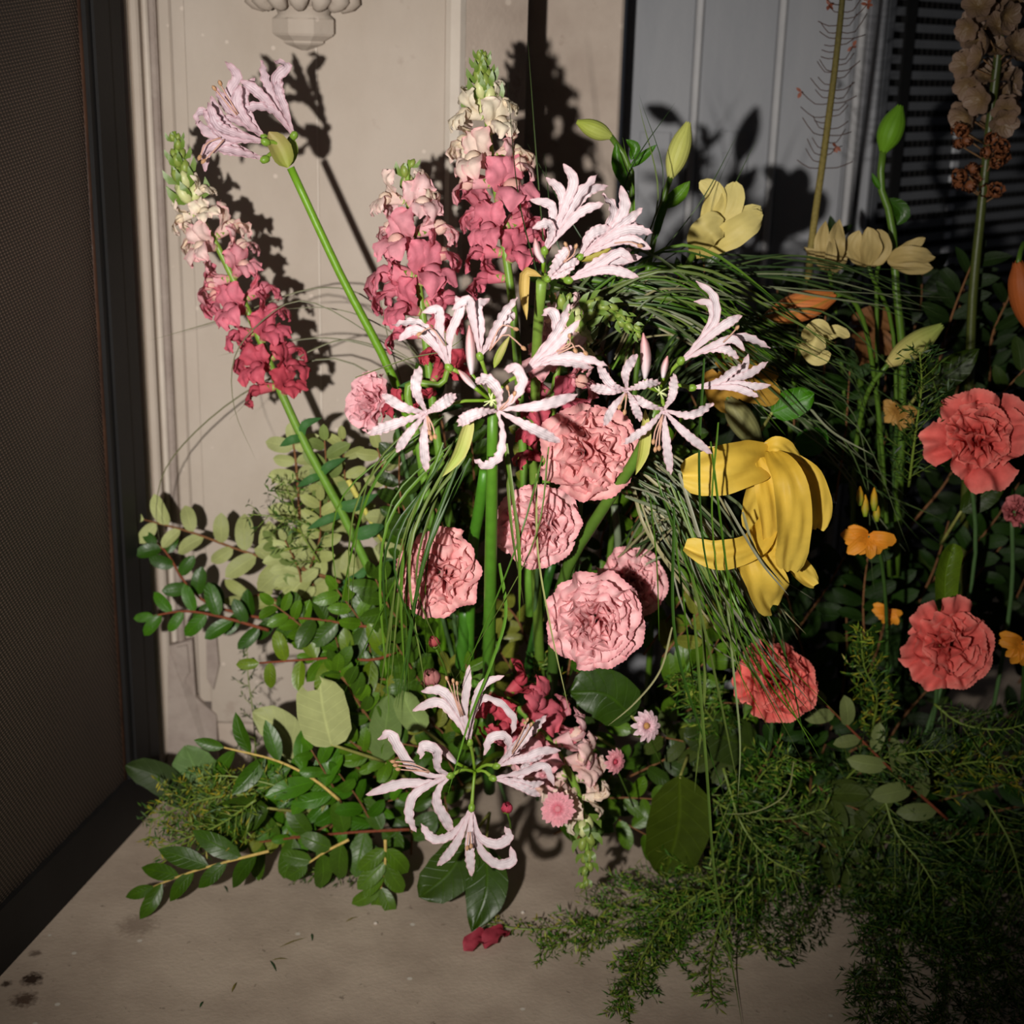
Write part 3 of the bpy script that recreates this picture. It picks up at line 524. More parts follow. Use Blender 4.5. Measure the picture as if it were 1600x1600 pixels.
rosebud(678, 1003, 12, -.30, (lin(150, 50, 56), lin(196, 96, 96)), 'slim dull red bud beneath the leftmost low pink carnation', (700, 1090, -.26))
rosebud(674, 1058, 20, -.30, (lin(160, 80, 84), lin(206, 140, 136)), 'faded dusky rose bud above the low nerine', (700, 1120, -.24))
rosebud(722, 1078, 20, -.27, (lin(150, 170, 90), lin(176, 190, 120)), 'pale green bud behind the top petals of the low nerine', (740, 1150, -.2))

# ---------------------------------------------------------------- snapdragons
WP = lin(236, 224, 200); BL = lin(236, 200, 200); MP = lin(226, 140, 156); DP = lin(214, 106, 126); RP = lin(190, 70, 84)
def ramp(stops, s):
    xs = [q[0] for q in stops]; return np.array([np.interp(s, xs, [q[1][i] for q in stops]) for i in range(3)])
def snap_floret(root, o, D, U, Ls, col, rim, wilt=0.):
    D = nrm(D); U = nrm(U-D*np.dot(U, D)); S = np.cross(D, U); u = Ls
    mb = MB(); tube(mb, [o-D*.05*u, o+D*.08*u], [.05*u, .14*u], 3, 6, c0=G_BUD)
    for j in range(4): a = j*pi/2+.4; d = U*cos(a)+S*sin(a); ribbon(mb, [o, o+D*.14*u+d*.10*u, o+D*.24*u+d*.17*u], .13*u, 4, 3, hint=d, prof='leaf', c0=lin(110, 140, 50))
    cal = mb.build('floret', M_STEM, root)
    mb = MB(); tube(mb, [o, o+D*.22*u, o+D*.45*u-U*.02*u], [.11*u, .17*u, .20*u], 5, 9, c0=rim*.92+np.array(WP)*.08, c1=col, cap=False, squash=.8)
    blob(mb, o+D*.60*u-U*.08*u, .19*u, col*.55+np.array(lin(240, 214, 180))*.45 if col[1] > .25 else col*.9, 5, 8, ax=S, st=1.1); mb.build('throat', M_SNAP, cal)
    for sg in (-1, 1):
        mb = MB(); k = rng.uniform(.85, 1.15)
        ribbon(mb, [o+D*.22*u+U*.08*u+S*sg*.04*u, o+D*.55*u+U*.2*u+S*sg*.12*u, o+D*.72*u*k+U*(.42-wilt*.2)*u+S*sg*.24*u, o+D*.62*u+U*(.66-wilt*.4)*u*k+S*sg*.34*u], .66*u*k, 9, 11, hint=nrm(D*.8-U*.5), prof='blunt', cup=-.15, ruf=.07, fr=14, arc=.25, fan=.05*u, ffr=6, crum=.08, c0=col, c1=col, ce=rim, ep=3, jit=.08); mb.build('upper_lip', M_SNAP, cal)
    for sg in (-1, 0, 1):
        mb = MB(); k = rng.uniform(.85, 1.15)
        ribbon(mb, [o+D*.40*u-U*.10*u+S*sg*.06*u, o+D*.78*u-U*.16*u+S*sg*.2*u, o+D*.84*u*k-U*.42*u+S*sg*.3*u, o+D*.70*u-U*.62*u*k+S*sg*.36*u], .50*u*k, 8, 9, hint=nrm(D*.9+U*.3), prof='blunt', cup=-.15, ruf=.08, fr=14, arc=.25, fan=.04*u, ffr=5, crum=.08, c0=col, c1=col, ce=rim, ep=3, jit=.08); mb.build('lower_lip', M_SNAP, cal)
def snapdragon(pts, Y, stops, zone, label, nfl=16, Lp=50, sw=5, leaves=(), rad=(3, 7), bud0=0, azs=None, wilt=0., group='snapdragon spikes'):
    path = spl(PP(pts, Y), 60); root = thing('snapdragon', label, 'flower', path[-1], group); u = px(Y if not callable(Y) else Y(.3))
    mb = MB(); tube(mb, path[::3], [rad[0]*u, rad[1]*u*.9, rad[1]*u], 20, 9, c0=lin(128, 158, 60), c1=lin(92, 138, 44), sp=False); mb.build('stem', M_STEM, root)
    T = nrm(np.gradient(path, axis=0))       # tip -> base
    L = np.r_[0, np.cumsum(np.linalg.norm(np.diff(path, axis=0), axis=1))]; L /= L[-1]
    def at(s): i = int(np.clip(np.searchsorted(L, s), 0, 59)); return path[i], -T[i]
    b_end = zone[0]; nb = bud0
    for i in range(nb):                       # green tip buds
        s = b_end*(i+.3)/nb; p, up = at(s); a = i*2.4; S = nrm(np.cross(up, CN)); d = S*cos(a)+CN*sin(a); r = (4.6+7.5*s/b_end)*u
        mb = MB(); blob(mb, p+d*r*.8+up*r*.5, r*.8, lin(130, 148, 66) if s < b_end*.75 else lin(196, 200, 140), 4, 6, ax=up+d*.35, st=1.75); 
        for sg in (-1, 1): ribbon(mb, [p-up*r*.3, p+d*r*1.45+S*sg*r*.7+up*r*.1, p+d*r*1.9+up*r*1.9+S*sg*r*.9], r*1.2, 5, 3, prof='leaf', c0=lin(96, 122, 44))
        mb.build('tip_bud', M_STEM, root)
    for i in range(nfl):
        s = zone[0]+(zone[1]-zone[0])*(i+.2*rng.uniform(-1, 1))/nfl; p, up = at(s)
        S = nrm(np.cross(up, CN)); a = (azs or [0.15, pi-.15, .9, pi+.5, -.4, pi-.8])[i % 6]+rng.uniform(-.25, .25)
        d = S*cos(a)+CN*sin(a); D = nrm(d+up*(.35-wilt*.8)); q = (s-zone[0])/(zone[1]-zone[0])
        Ls = Lp*u*np.interp(q, [0, .15, .5, 1], [.62, .88, 1.05, .85])*rng.uniform(.9, 1.1)
        col = ramp(stops, q); rim = ramp(stops, min(1, q+.22))*.8+col*.2
        snap_floret(root, p+d*5*u, D, up, Ls, col, rim, wilt)
    for (s, sgn, ll, ww, tilt) in leaves:
        p, up = at(s); S = nrm(np.cross(up, CN))*sgn; mb = MB()
        ribbon(mb, [p, p+(S*.6+up*tilt)*ll*u*.5+CN*.006, p+(S+up*tilt*.5)*ll*u], ww*u, 7, 5, prof='leaf', cup=.3, c0=lin(64, 110, 50), c1=lin(50, 92, 46)); mb.build('leaf', M_LEAFM, root)
    return root
S1 = [(0, WP), (.12, WP), (.28, BL), (.42, MP), (.6, DP), (1, RP)]
snapdragon([(272, 205), (284, 270), (300, 315), (345, 395), (402, 520), (438, 610), (480, 700), (540, 812), (598, 940), (640, 1050)], lambda s: -.13-.02*s, S1, (.11, .47), 'tall snapdragon leaning left against the wall, blush at top and red below', 21, 52, bud0=15,
    leaves=[(.53, 1, 40, 13, .8), (.54, -1, 36, 14, .2), (.60, 1, 45, 14, .3), (.61, -1, 42, 13, .1), (.66, 1, 62, 20, -.4), (.68, -1, 60, 14, .1), (.72, 1, 55, 22, -.2), (.77, -1, 52, 14, -.4), (.8, 1, 70, 20, .1), (.82, -1, 75, 18, .3), (.88, 1, 60, 22, -.2), (.9, -1, 50, 16, -.5)])
S2 = [(0, WP), (.12, BL), (.25, BL), (.4, MP), (1, DP)]
snapdragon([(640, 250), (636, 290), (642, 350), (652, 430), (664, 520), (675, 620), (700, 800), (740, 1000)], lambda s: -.19-.03*s, S2, (.06, .36), 'snapdragon with one white top bud, between the tall stem and the corner bead', 14, 62, bud0=3,
    leaves=[(.4, 1, 50, 16, .3), (.44, -1, 50, 16, .2), (.5, 1, 45, 16, .3)])
snapdragon([(752, 78), (757, 150), (766, 230), (780, 330), (795, 430), (805, 520), (820, 760), (830, 1000)], lambda s: -.18-.03*s, [(0, WP), (.25, WP), (.38, BL), (.48, MP), (1, DP)], (.085, .37), 'tallest snapdragon, green tipped, rising before the alcove shadow', 16, 62, bud0=18)
snapdragon([(884, 462), (880, 510), (872, 570), (862, 640), (855, 720), (850, 900)], lambda s: -.28, [(0, BL), (.3, BL), (.5, DP), (1, RP)], (.05, .60), 'dark pink snapdragon half hidden behind the central white nerine', 14, 50, bud0=2)
snapdragon([(1000, 520), (968, 497), (935, 478), (905, 500), (890, 560)], lambda s: -.29, [(0, lin(176, 186, 110)), (1, lin(206, 206, 150))], (.82, .98), 'snapdragon tip of bare green buds lying over the grass', 3, 34, bud0=22, rad=(3, 5))
snapdragon([(912, 1388), (918, 1340), (912, 1290), (900, 1230), (862, 1165), (815, 1110), (770, 1080), (720, 1060)], lambda s: -.30+.03*s, [(0, WP), (.25, lin(238, 206, 190)), (.45, BL), (.62, MP), (.8, RP), (1, RP)], (.30, .90), 'drooping snapdragon hanging over the floor edge with green tip down', 15, 62, bud0=14, group='snapdragon spikes')
snapdragon([(690, 520), (700, 560), (690, 600), (640, 600), (655, 700), (690, 900)], lambda s: -.24, [(0, RP), (1, RP)], (.0, .42), 'short stub of crimson snapdragon between tall stem and central nerine', 6, 38, bud0=0)

# fallen petals
for (pts, lab) in [([(726, 1492), (745, 1482), (762, 1476)], 'crimson fallen petal on the concrete, the left of a pair'), ([(758, 1488), (772, 1474), (792, 1464)], 'crimson fallen petal touching the fern tip on the concrete')]:
    root_p = P(*pts[0], -.2, .006); mb = MB(); pp = np.array([FLR(a, b)+A(0, 0, .004+.006*(i == 1)) for i, (a, b) in enumerate(pts)])
    ribbon(mb, pp, .016, 9, 9, hint=A(0, -.4, 1), prof='round', ruf=.2, fr=14, cup=.5, fan=.003, c0=lin(170, 66, 80), c1=lin(150, 44, 60)); o = mb.build('fallen_petal', M_SNAP, root=root_p); tag(o, lab, 'petal', 'crimson petals on the floor')
for i, (x0, y0, x1, y1, c) in enumerate([(350, 1385, 356, 1396, 0), (436, 1482, 480, 1466, 1), (487, 1460, 488, 1472, 0), (422, 1502, 432, 1520, 0), (424, 1502, 450, 1500, 1), (362, 1552, 370, 1536, 1), (540, 1442, 560, 1434, 1), (312, 1576, 318, 1566, 0)]):
    a, b = FLR(x0, y0), FLR(x1, y1); mb = MB(); ribbon(mb, [a+A(0, 0, .001), (a+b)/2+A(0, 0, .0025), b+A(0, 0, .001)], .0018, 5, 3, hint=A(0, 0, 1), prof='leaf', c0=(lin(50, 80, 50), lin(120, 110, 50))[c])
    o = mb.build('fallen_needle', M_NEED, root=a); tag(o, ['dark green', 'yellowing'][c]+' fallen fern needle on the bare concrete, '+['by the low left sprig', 'longest, below the left greenery', 'upright beside the longest one', 'lower arm of the crossed pair', 'upper arm of the crossed pair', 'nearest the bottom of the picture', 'below the hanging oval leaf spray', 'smallest, low at left'][i], 'leaf litter')
for i, (x, y, r) in enumerate([(587, 1444, 5), (817, 1427, 5)]):
    c = FLR(x, y)+A(0, 0, .001); mb = MB(); blob(mb, c, r*px(-.3)*.6, lin(226, 220, 205), 4, 6, ax=A(1, .3, 0), st=1.3); o = mb.build('plaster_crumb', M_RIM, root=c); tag(o, ['white plaster crumb on the floor below the hanging leaf spray', 'white plaster crumb on the floor right of the pointed dark leaf'][i], 'crumb')

# ---------------------------------------------------------------- leafy sprigs
def pxdir(v): return nrm(CR*v[0]-CU*v[1])
def sprig(name, label, pts, Y, n, ll, ratio, cols, twig, M=None, ang=58, group=None, cat='foliage', s0=.04, s1=1., tipleaf=True, prof='oval', tw=2.2, cup=.25, face=.35, alt=True, parent=None):
    M = M or M_LEAF; path = spl(PP(pts, Y), 40); root = thing(name, label, cat, path[0], group)
    Ym = pts and (Y(.5) if callable(Y) else Y); u = px(Ym)
    mb = MB(); tube(mb, path[::3], [tw*u*1.3, tw*u*.7], 14, 6, c0=twig, sp=False); mb.build('twig', M_TWIG, root)
    T = nrm(np.gradient(path, axis=0)); k = 1
    for i in range(n):
        s = s0+(s1-s0)*(i+.5)/n; j = int(s*39); p = path[j]; t = T[j]
        for sg in ((1, -1) if not alt else ((1,) if i % 2 else (-1,))):
            S = nrm(np.cross(t, CN))*sg; a = radians(ang+rng.uniform(-14, 14)); d = nrm(t*cos(a)+S*sin(a)+CN*rng.uniform(-.25, face)); L_ = ll*1.24*u*rng.uniform(.8, 1.15)*(1-.2*s)
            hint = nrm(CN+rng.uniform(-.4, .4, 3)); c = np.array(cols[0])*(1-s)+np.array(cols[1])*s
            mb = MB(); q = p+d*L_*.08; ribbon(mb, [p, q+d*L_*.5+hint*L_*.06, q+d*L_-hint*L_*rng.uniform(-.02, .12)], L_*ratio, 8, 5, hint=hint, prof=prof, cup=rng.uniform(.3, 1)*cup, c0=c, c1=c*1.05, jit=.15); mb.build('leaf', M, root)
    if tipleaf:
        mb = MB(); t = T[-1]; L_ = ll*u*.8; ribbon(mb, [path[-1], path[-1]+t*L_*.5+CN*L_*.05, path[-1]+t*L_], L_*ratio, 8, 5, prof=prof, cup=cup, c0=cols[1], jit=.1); mb.build('leaf', M, root)
    return root
HG = 'oval leaved sprigs on the left'
sprig('leafy_branch', 'pale olive oval-leaved branch reaching left across the black screen frame', [(590, 935), (520, 905), (440, 880), (370, 858), (300, 832), (225, 812)], lambda s: -.12+.06*s, 17, 46, .56, (G_PALE, G_PALE2), BARK, M_LEAFM, 62, HG)
sprig('leafy_branch', 'second pale olive branch just under the one reaching the screen frame', [(600, 950), (540, 915), (470, 890), (430, 872)], lambda s: -.09, 9, 44, .55, (G_PALE, G_PALE), BARK, M_LEAFM, 70, HG)
sprig('leafy_branch', 'upright pale twig of paired oval leaves beside the left snapdragon stem', [(472, 890), (468, 800), (462, 720), (458, 690)], lambda s: -.09, 7, 38, .62, (G_PALE, G_PALE2), BARK, M_LEAFM, 80, HG, alt=False)
sprig('leafy_branch', 'dark small-leaved branch against the wall under the pale branch', [(560, 990), (470, 975), (380, 960), (320, 940), (285, 905), (262, 865), (245, 850)], lambda s: -.10+.03*s, 15, 36, .58, (G_LEAFD, G_LEAFD), REDT, None, 60, HG)
sprig('leafy_branch', 'dark green branch whose tip lies over the screen frame, below the pale branch', [(420, 985), (350, 965), (290, 955), (240, 962)], lambda s: -.11, 9, 40, .5, (G_LEAFD, G_LEAF), REDT, None, 50, HG)
sprig('leafy_branch', 'bright green branch with reddish twig and hanging leaves at mid left', [(640, 1005), (590, 1030), (520, 1028), (460, 1032), (405, 1036)], lambda s: -.18, 9, 46, .52, (lin(74, 111, 28), lin(82, 116, 30)), REDT, None, 75, HG)
sprig('leafy_branch', 'glossy green branch just above the bright hanging-leaved one', [(620, 980), (560, 978), (500, 968), (440, 965)], lambda s: -.17, 9, 44, .55, (lin(44, 79, 25), lin(44, 79, 25)), REDT, None, 60, HG)
sprig('leafy_branch', 'glossy dark branch of pointed leaves over the pale broad leaves at lower left', [(530, 1250), (492, 1219), (436, 1190), (350, 1168)], lambda s: -.22, 9, 62, .42, (G_LEAF, lin(48, 89, 23)), TAN, None, 55, HG, prof='leaf')
sprig('leafy_branch', 'low branch with reddish twig and glossy oval leaves above the floor', [(640, 1296), (560, 1300), (470, 1308), (390, 1318)], lambda s: -.20, 9, 52, .58, (lin(50, 89, 28), lin(54, 92, 28)), REDT, None, 75, HG)
sprig('leafy_branch', 'short branch of two large oval leaves lying toward the floor', [(545, 1312), (510, 1330), (480, 1350)], lambda s: -.23, 4, 56, .6, (lin(54, 92, 28), lin(54, 92, 28)), TAN, None, 60, HG)
sprig('leafy_branch', 'hanging spray of eight glossy oval leaves casting a shadow on the floor', [(602, 1312), (602, 1345), (598, 1375), (593, 1395)], lambda s: -.24, 4, 46, .52, (lin(60, 99, 28), lin(64, 103, 29)), TAN, None, 45, HG, alt=False)
sprig('leafy_branch', 'pale arching sprig against the wall above the dark branch', [(470, 985), (440, 945), (410, 930), (380, 935)], lambda s: -.06, 6, 42, .42, (G_PALE, G_PALE), BARK, M_LEAFM, 55, HG)
sprig('leafy_branch', 'thin sprig with small pale leaves left of the central stems', [(640, 880), (610, 800), (600, 740), (590, 700)], lambda s: -.15, 7, 36, .6, (G_PALE2, G_PALE), BARK, M_LEAFM, 70, HG)
sprig('leafy_branch', 'fan of pointed dark leaves pointing left at the floor edge', [(420, 1330), (360, 1345), (300, 1362), (240, 1385)], lambda s: -.27, 7, 66, .42, (lin(40, 75, 16), lin(52, 91, 18)), TAN, None, 38, HG, prof='leaf')
mb = MB(); tube(mb, PP([(544, 750), (566, 790), (597, 842), (640, 900)], -.13), 4.4*px(-.13), 9, 7, c0=lin(196, 186, 96), c1=lin(170, 168, 70)); o = mb.build('cut_twig', M_TWIG, root=P(640, 900, -.13)); tag(o, 'bare yellow cut twig in the leaves below the pale side-facing carnation', 'twig')
# big single leaves, each on a stalk of its own
def bigleaf(label, base, mid, tip, w, Y, c, M=None, prof='oval', cup=.15, twist=0., c1=None, stalk=None, hint=None, name='broad_leaf', bite=False, group='broad single leaves'):
    M = M or M_LEAF; u = px(Y if not callable(Y) else Y(.5)); pts = PP([base, mid, tip], Y)
    root = thing(name, label, 'leaf', pts[0], group); mb = MB()
    ribbon(mb, pts, w*u, 44 if bite else 16, 35 if bite else 13, prof=prof, cup=cup, c0=c, c1=c1 or c, twist=twist, fan=.002, ffr=3, hint=hint)
    if bite:
        fs = mb.f; vv = mb.v[0]; cb = P(*bite[:2], Y if not callable(Y) else Y(1)); mb.f = [f for f in fs if np.linalg.norm(vv[list(f)].mean(0)-cb) > bite[2]*u]
    mb.build('blade', M, root)
    e = stalk or (base[0]+rng.uniform(20, 60), base[1]+40); mb = MB(); Y0 = Y if not callable(Y) else Y(0); tube(mb, [pts[0]+(pts[1]-pts[0])*.05, P(*e, Y0+.04)], [2.2*u, 3*u], 5, 6, c0=lin(150, 150, 80)); mb.build('petiole', M_STEM, root)
    return root
bigleaf('pale matt broad leaf with a bite torn from its top, against the wall', (518, 1166), (505, 1110), (498, 1058), 84, -.24, G_PALE2, M_LEAFM, 'round', .12, bite=(487, 1066, 15), stalk=(600, 1190))
bigleaf('pale broad leaf leaning left of the bitten one', (468, 1195), (440, 1140), (395, 1112), 62, -.16, G_PALE2, M_LEAFM, 'oval', stalk=(540, 1200))
bigleaf('grey-green broad leaf standing in front of the wall foot at left', (350, 1240), (312, 1210), (290, 1165), 78, -.16, lin(96, 124, 70), M_LEAFM, 'oval', stalk=(420, 1230))
bigleaf('long dark leaf laid across the corner of the black screen frame', (300, 1262), (250, 1215), (196, 1196), 54, -.17, lin(46, 62, 26), M_LEAFM, 'oval', stalk=(380, 1280))
bigleaf('folded dark green leaf in the low left greenery', (420, 1262), (370, 1275), (318, 1310), 66, -.23, lin(42, 73, 17), None, 'oval', .4, stalk=(480, 1270))
bigleaf('pale green broad leaf lying beneath the glossy dark branch', (452, 1300), (420, 1250), (370, 1215), 66, -.18, G_PALE, M_LEAFM, 'oval', stalk=(520, 1300))
bigleaf('pale veined leaf half hidden below the glossy dark branch', (465, 1290), (490, 1245), (505, 1215), 50, -.19, G_PALE, M_LEAFM, 'oval', stalk=(520, 1320))
bigleaf('tall dull olive leaf standing left of the low nerine', (595, 1190), (602, 1140), (610, 1085), 54, -.2, lin(96, 118, 62), M_LEAFM, 'oval', stalk=(640, 1220))
bigleaf('olive leaf curling beside the tall dull one', (662, 1140), (640, 1110), (628, 1080), 44, -.22, lin(120, 140, 80), M_LEAFM, 'round', .3, stalk=(700, 1170))
bigleaf('dark round leaf directly below the large round pink carnation', (988, 1120), (945, 1085), (892, 1082), 84, -.24, lin(36, 67, 14), None, 'round', stalk=(1020, 1150))
bigleaf('deep green leaf partly under the dark round one', (930, 1150), (900, 1125), (866, 1105), 60, -.20, lin(30, 53, 13), None, 'oval', stalk=(980, 1180))
bigleaf('very large green leaf with a pale midrib right of the drooping snapdragon', (1062, 1212), (1060, 1290), (1038, 1372), 108, -.22, lin(52, 75, 21), None, 'oval', .1, c1=lin(46, 68, 18), stalk=(1075, 1180))
bigleaf('broad dark leaf above the very large one', (1180, 1170), (1125, 1150), (1070, 1130), 80, -.18, lin(34, 56, 13), None, 'round', stalk=(1230, 1190))
bigleaf('broad dark leaf behind the very large one', (1235, 1190), (1170, 1205), (1110, 1215), 64, -.15, lin(34, 53, 13), None, 'oval', stalk=(1280, 1190))
bigleaf('pointed dark leaf lying on the concrete, right of the pair', (758, 1318), (760, 1390), (737, 1456), 72, lambda s: -.26-.02*s, lin(40, 72, 16), None, 'leaf', .12, stalk=(765, 1270), name='broad_leaf')
bigleaf('rounded dark leaf resting near the concrete, left of the pair', (735, 1310), (700, 1365), (655, 1402), 80, lambda s: -.26-.01*s, lin(40, 70, 16), None, 'oval', .12, stalk=(765, 1270))
bigleaf('bright green oval leaf at the right of the far nerine', (1205, 645), (1235, 632), (1272, 615), 46, -.2, lin(50, 112, 18), None, 'oval', .2, stalk=(1185, 680))
bigleaf('green pointed leaf under the bright oval one, above the yellow lily', (1240, 692), (1268, 690), (1290, 672), 44, -.18, lin(36, 92, 18), None, 'oval', .2, stalk=(1230, 730))
bigleaf('tall strap-like leaf standing above the low right coral carnation', (1476, 950), (1478, 895), (1490, 850), 38, -.16, lin(70, 104, 30), None, 'strap', .5, stalk=(1476, 1010))
bigleaf('dark pointed leaf rising below the pale lily bud on the right', (1440, 605), (1485, 580), (1530, 545), 46, -.1, lin(34, 56, 14), None, 'leaf', .3, stalk=(1410, 650))
bigleaf('broad dark leaf under the upper coral carnation', (1500, 800), (1540, 770), (1572, 752), 44, -.1, lin(36, 60, 16), None, 'leaf', .2, stalk=(1470, 850))
bigleaf('dark leaf lying low at the right edge near the floor', (1490, 1370), (1550, 1375), (1610, 1385), 90, -.1, lin(20, 40, 18), M_LEAFM, 'oval', stalk=(1440, 1340))
bigleaf('grey-green leaf in the dark right of the low right coral carnation', (1440, 1165), (1470, 1155), (1500, 1165), 40, -.14, lin(70, 86, 60), M_LEAFM, 'oval', stalk=(1410, 1180))
sprig('leafy_branch', 'twig with a few pale olive leaves in the dark right of the veiled coral carnation', [(1480, 1280), (1430, 1235), (1395, 1205), (1340, 1150), (1290, 1100)], lambda s: -.2, 9, 50, .5, (lin(92, 104, 56), lin(110, 120, 70)), REDT, M_LEAFM, 45)
# ---------------------------------------------------------------- lilies and buds
def bud(label, a, b, w, Y, c0, c1, stem, leaves=(), cat='flower bud', name='lily_bud', group='lily buds', ridge=None, sc=G_STEM2, sw=4):
    u = px(Y); pa, pb = P(*a, Y), P(*b, Y); e = P(*stem[-1]); root = thing(name, label, cat, e, group); ax = nrm(pb-pa); e1 = nrm(np.cross(ax, CN)); e2 = np.cross(ax, e1); Lb = np.linalg.norm(pb-pa); r = w*u/2
    for j in range(6):
        a_ = j*pi/3+.5; d = e1*cos(a_)+e2*sin(a_); rr = r*(1 if j % 2 else .93)
        mb = MB(); ribbon(mb, [pa+d*r*.3, pa+ax*Lb*.3+d*rr*.9, pa+ax*Lb*.65+d*rr*.88, pb+d*r*.22], w*u*.72, 12, 7, hint=d, prof='oval', cup=-.42, c0=c0, c1=c1, ce=ridge, ep=5, jit=.05); mb.build('petal', M_LILY, root)
    mb = MB(); tube(mb, [pa+ax*Lb*.02, (pa+pb)/2, pa+ax*Lb*.96], [r*.3, r*.82, r*.2], 8, 9, c0=c0, c1=c1); mb.build('inner_petals', M_LILY, root)
    pts = [pa+ax*Lb*.03]+[P(*q) for q in stem]; mb = MB(); tube(mb, pts, [sw*u*.9, sw*u], 14, 8, c0=sc); mb.build('stem', M_STEM, root)
    for (p0, p1, p2, lw, c) in leaves:
        mb = MB(); ribbon(mb, PP([p0, p1, p2], Y-.004), lw*u, 9, 5, prof='leaf', cup=.5, c0=c); mb.build('leaf', M_LEAF, root)
    return root
YG = lin(176, 184, 96)
bud('pale green lily bud pointing left before the alcove, highest of the buds', (956, 214), (901, 190), 27, -.17, YG, lin(160, 172, 70), [(985, 262, -.17), (986, 340, -.18), (985, 500, -.2), (930, 1100, -.16)], [((985, 300), (965, 260), (962, 222), 18, G_LEAF), ((984, 262), (1005, 245), (1026, 226), 13, G_LEAF), ((985, 330), (975, 310), (972, 285), 18, G_LEAFD), ((986, 250), (992, 232), (978, 218), 16, G_LEAF)], sw=5)
bud('pale yellow-green lily bud standing before the grey door', (1047, 278), (1076, 190), 33, -.17, lin(196, 196, 110), lin(186, 190, 100), [(1036, 315, -.17), (1018, 390, -.17), (1000, 520, -.18), (950, 1100, -.14)], [((1036, 325), (1060, 305), (1078, 283), 22, lin(70, 120, 34)), ((1024, 375), (1030, 345), (1048, 300), 12, G_LEAF)], sw=5)
bud('vivid green lily bud before the slatted shutter', (1379, 238), (1407, 164), 38, -.04, lin(104, 150, 34), lin(96, 142, 34), [(1376, 290, -.04), (1392, 340, -.05), (1400, 450, -.06), (1410, 560, -.06), (1400, 900, -.05)], [((1376, 296), (1368, 285), (1362, 270), 9, G_LEAF), ((1386, 310), (1408, 335), (1400, 352), 26, G_LEAFD)], sw=6)
bud('orange lily bud lying level above the grass', (1306, 462), (1192, 498), 46, -.14, lin(196, 110, 54), lin(206, 128, 70), [(1322, 460, -.13), (1345, 490, -.12), (1370, 620, -.1), (1390, 900, -.08)], ridge=lin(150, 130, 50))
bud('orange lily bud cut off by the right edge', (1590, 408), (1612, 520), 44, -.1, lin(176, 92, 44), lin(190, 104, 50), [(1600, 380, -.08), (1640, 420, -.04), (1650, 900, 0)])
bud('pale striped lily bud leaning right, crossed by two thin shadows', (1386, 570), (1473, 508), 38, -.13, lin(196, 180, 110), lin(150, 166, 80), [(1360, 605, -.12), (1340, 680, -.1), (1330, 900, -.08)])
bud('dull greenish lily bud above the yellow lily', (1136, 622), (1188, 700), 42, -.2, lin(150, 146, 96), lin(120, 122, 76), [(1120, 600, -.17), (1090, 640, -.14), (1080, 900, -.1)])
def lily(label, throat, petals, Y, c0, c1, stem, stam=(), w=40, name='lily', group='lilies', cat='flower', sw=5, prof='lily', crum=.05):
    u = px(Y); e = P(*stem[-1]); root = thing(name, label, cat, e, group)
    for (pl, wd, dY, tw) in petals:
        mb = MB(); ribbon(mb, PP(pl, (lambda s, dY=dY: Y+dY[0]*(1-s)+dY[1]*s+dY[2]*sin(pi*s))), wd*u, 20, 13, prof=prof, cup=.22, ruf=.07, fr=11, fan=wd*u*.05, ffr=3.5, crum=crum, c0=c0, c1=c1, jit=.05, twist=np.linspace(0, tw, 20)); mb.build('petal', M_LILY, root)
    for st in stam:
        pts = PP(st, Y-.012); mb = MB(); tube(mb, pts, 1.6*u, 6, 5, c0=lin(190, 160, 60)); d = nrm(pts[-1]-pts[-2]); tube(mb, [pts[-1]-d*9*u, pts[-1]+d*9*u], [2.6*u, 3*u, 1.6*u], 5, 6, c0=lin(92, 48, 22)); mb.build('stamen', M_PET, root)
    mb = MB(); tube(mb, [P(*throat, Y+.004)]+[P(*q) for q in stem], [sw*u, sw*u], 12, 8, c0=G_STEM2); mb.build('stem', M_STEM, root)
YL0 = lin(206, 166, 50); YL1 = lin(222, 192, 84)
YLY = -.325
lily('large wilting yellow lily with long drooping petals at the right of the pink carnations', (1206, 712), [
    ([(1212, 712), (1170, 722), (1120, 736), (1066, 744)], 74, (0, -.03, -.015), .15),
    ([(1205, 705), (1232, 750), (1240, 820), (1234, 895)], 56, (-.01, -.02, -.03), 0),
    ([(1222, 708), (1262, 745), (1278, 790), (1276, 828)], 46, (.005, 0, -.01), .2),
    ([(1214, 780), (1180, 850), (1120, 868), (1070, 852)], 44, (.0, -.035, -.02), -.3),
    ([(1200, 815), (1180, 870), (1196, 910), (1207, 948)], 66, (0, -.01, -.02), .2),
    ([(1235, 830), (1245, 880), (1275, 914)], 34, (.01, .005, 0), .2),
    ([(1208, 716), (1196, 760), (1180, 830)], 60, (-.005, 0, .0), 0),
    ([(1186, 716), (1200, 760), (1214, 830), (1215, 880)], 52, (-.015, -.012, -.012), .3),
    ([(1190, 705), (1215, 700), (1250, 728)], 36, (.0, .0, -.01), .2)], YLY, YL0, YL1, [(1206, 700, -.26), (1200, 690, -.2), (1190, 800, -.14), (1180, 1250, -.12)],
    prof='blunt', crum=.13, stam=[[(1212, 745), (1208, 770), (1204, 792)], [(1210, 745), (1200, 780), (1190, 808)], [(1214, 748), (1216, 775), (1208, 800)], [(1212, 750), (1206, 790), (1196, 838)], [(1210, 750), (1196, 790), (1186, 822)]])
CL0 = lin(196, 176, 96); CL1 = lin(212, 198, 128)
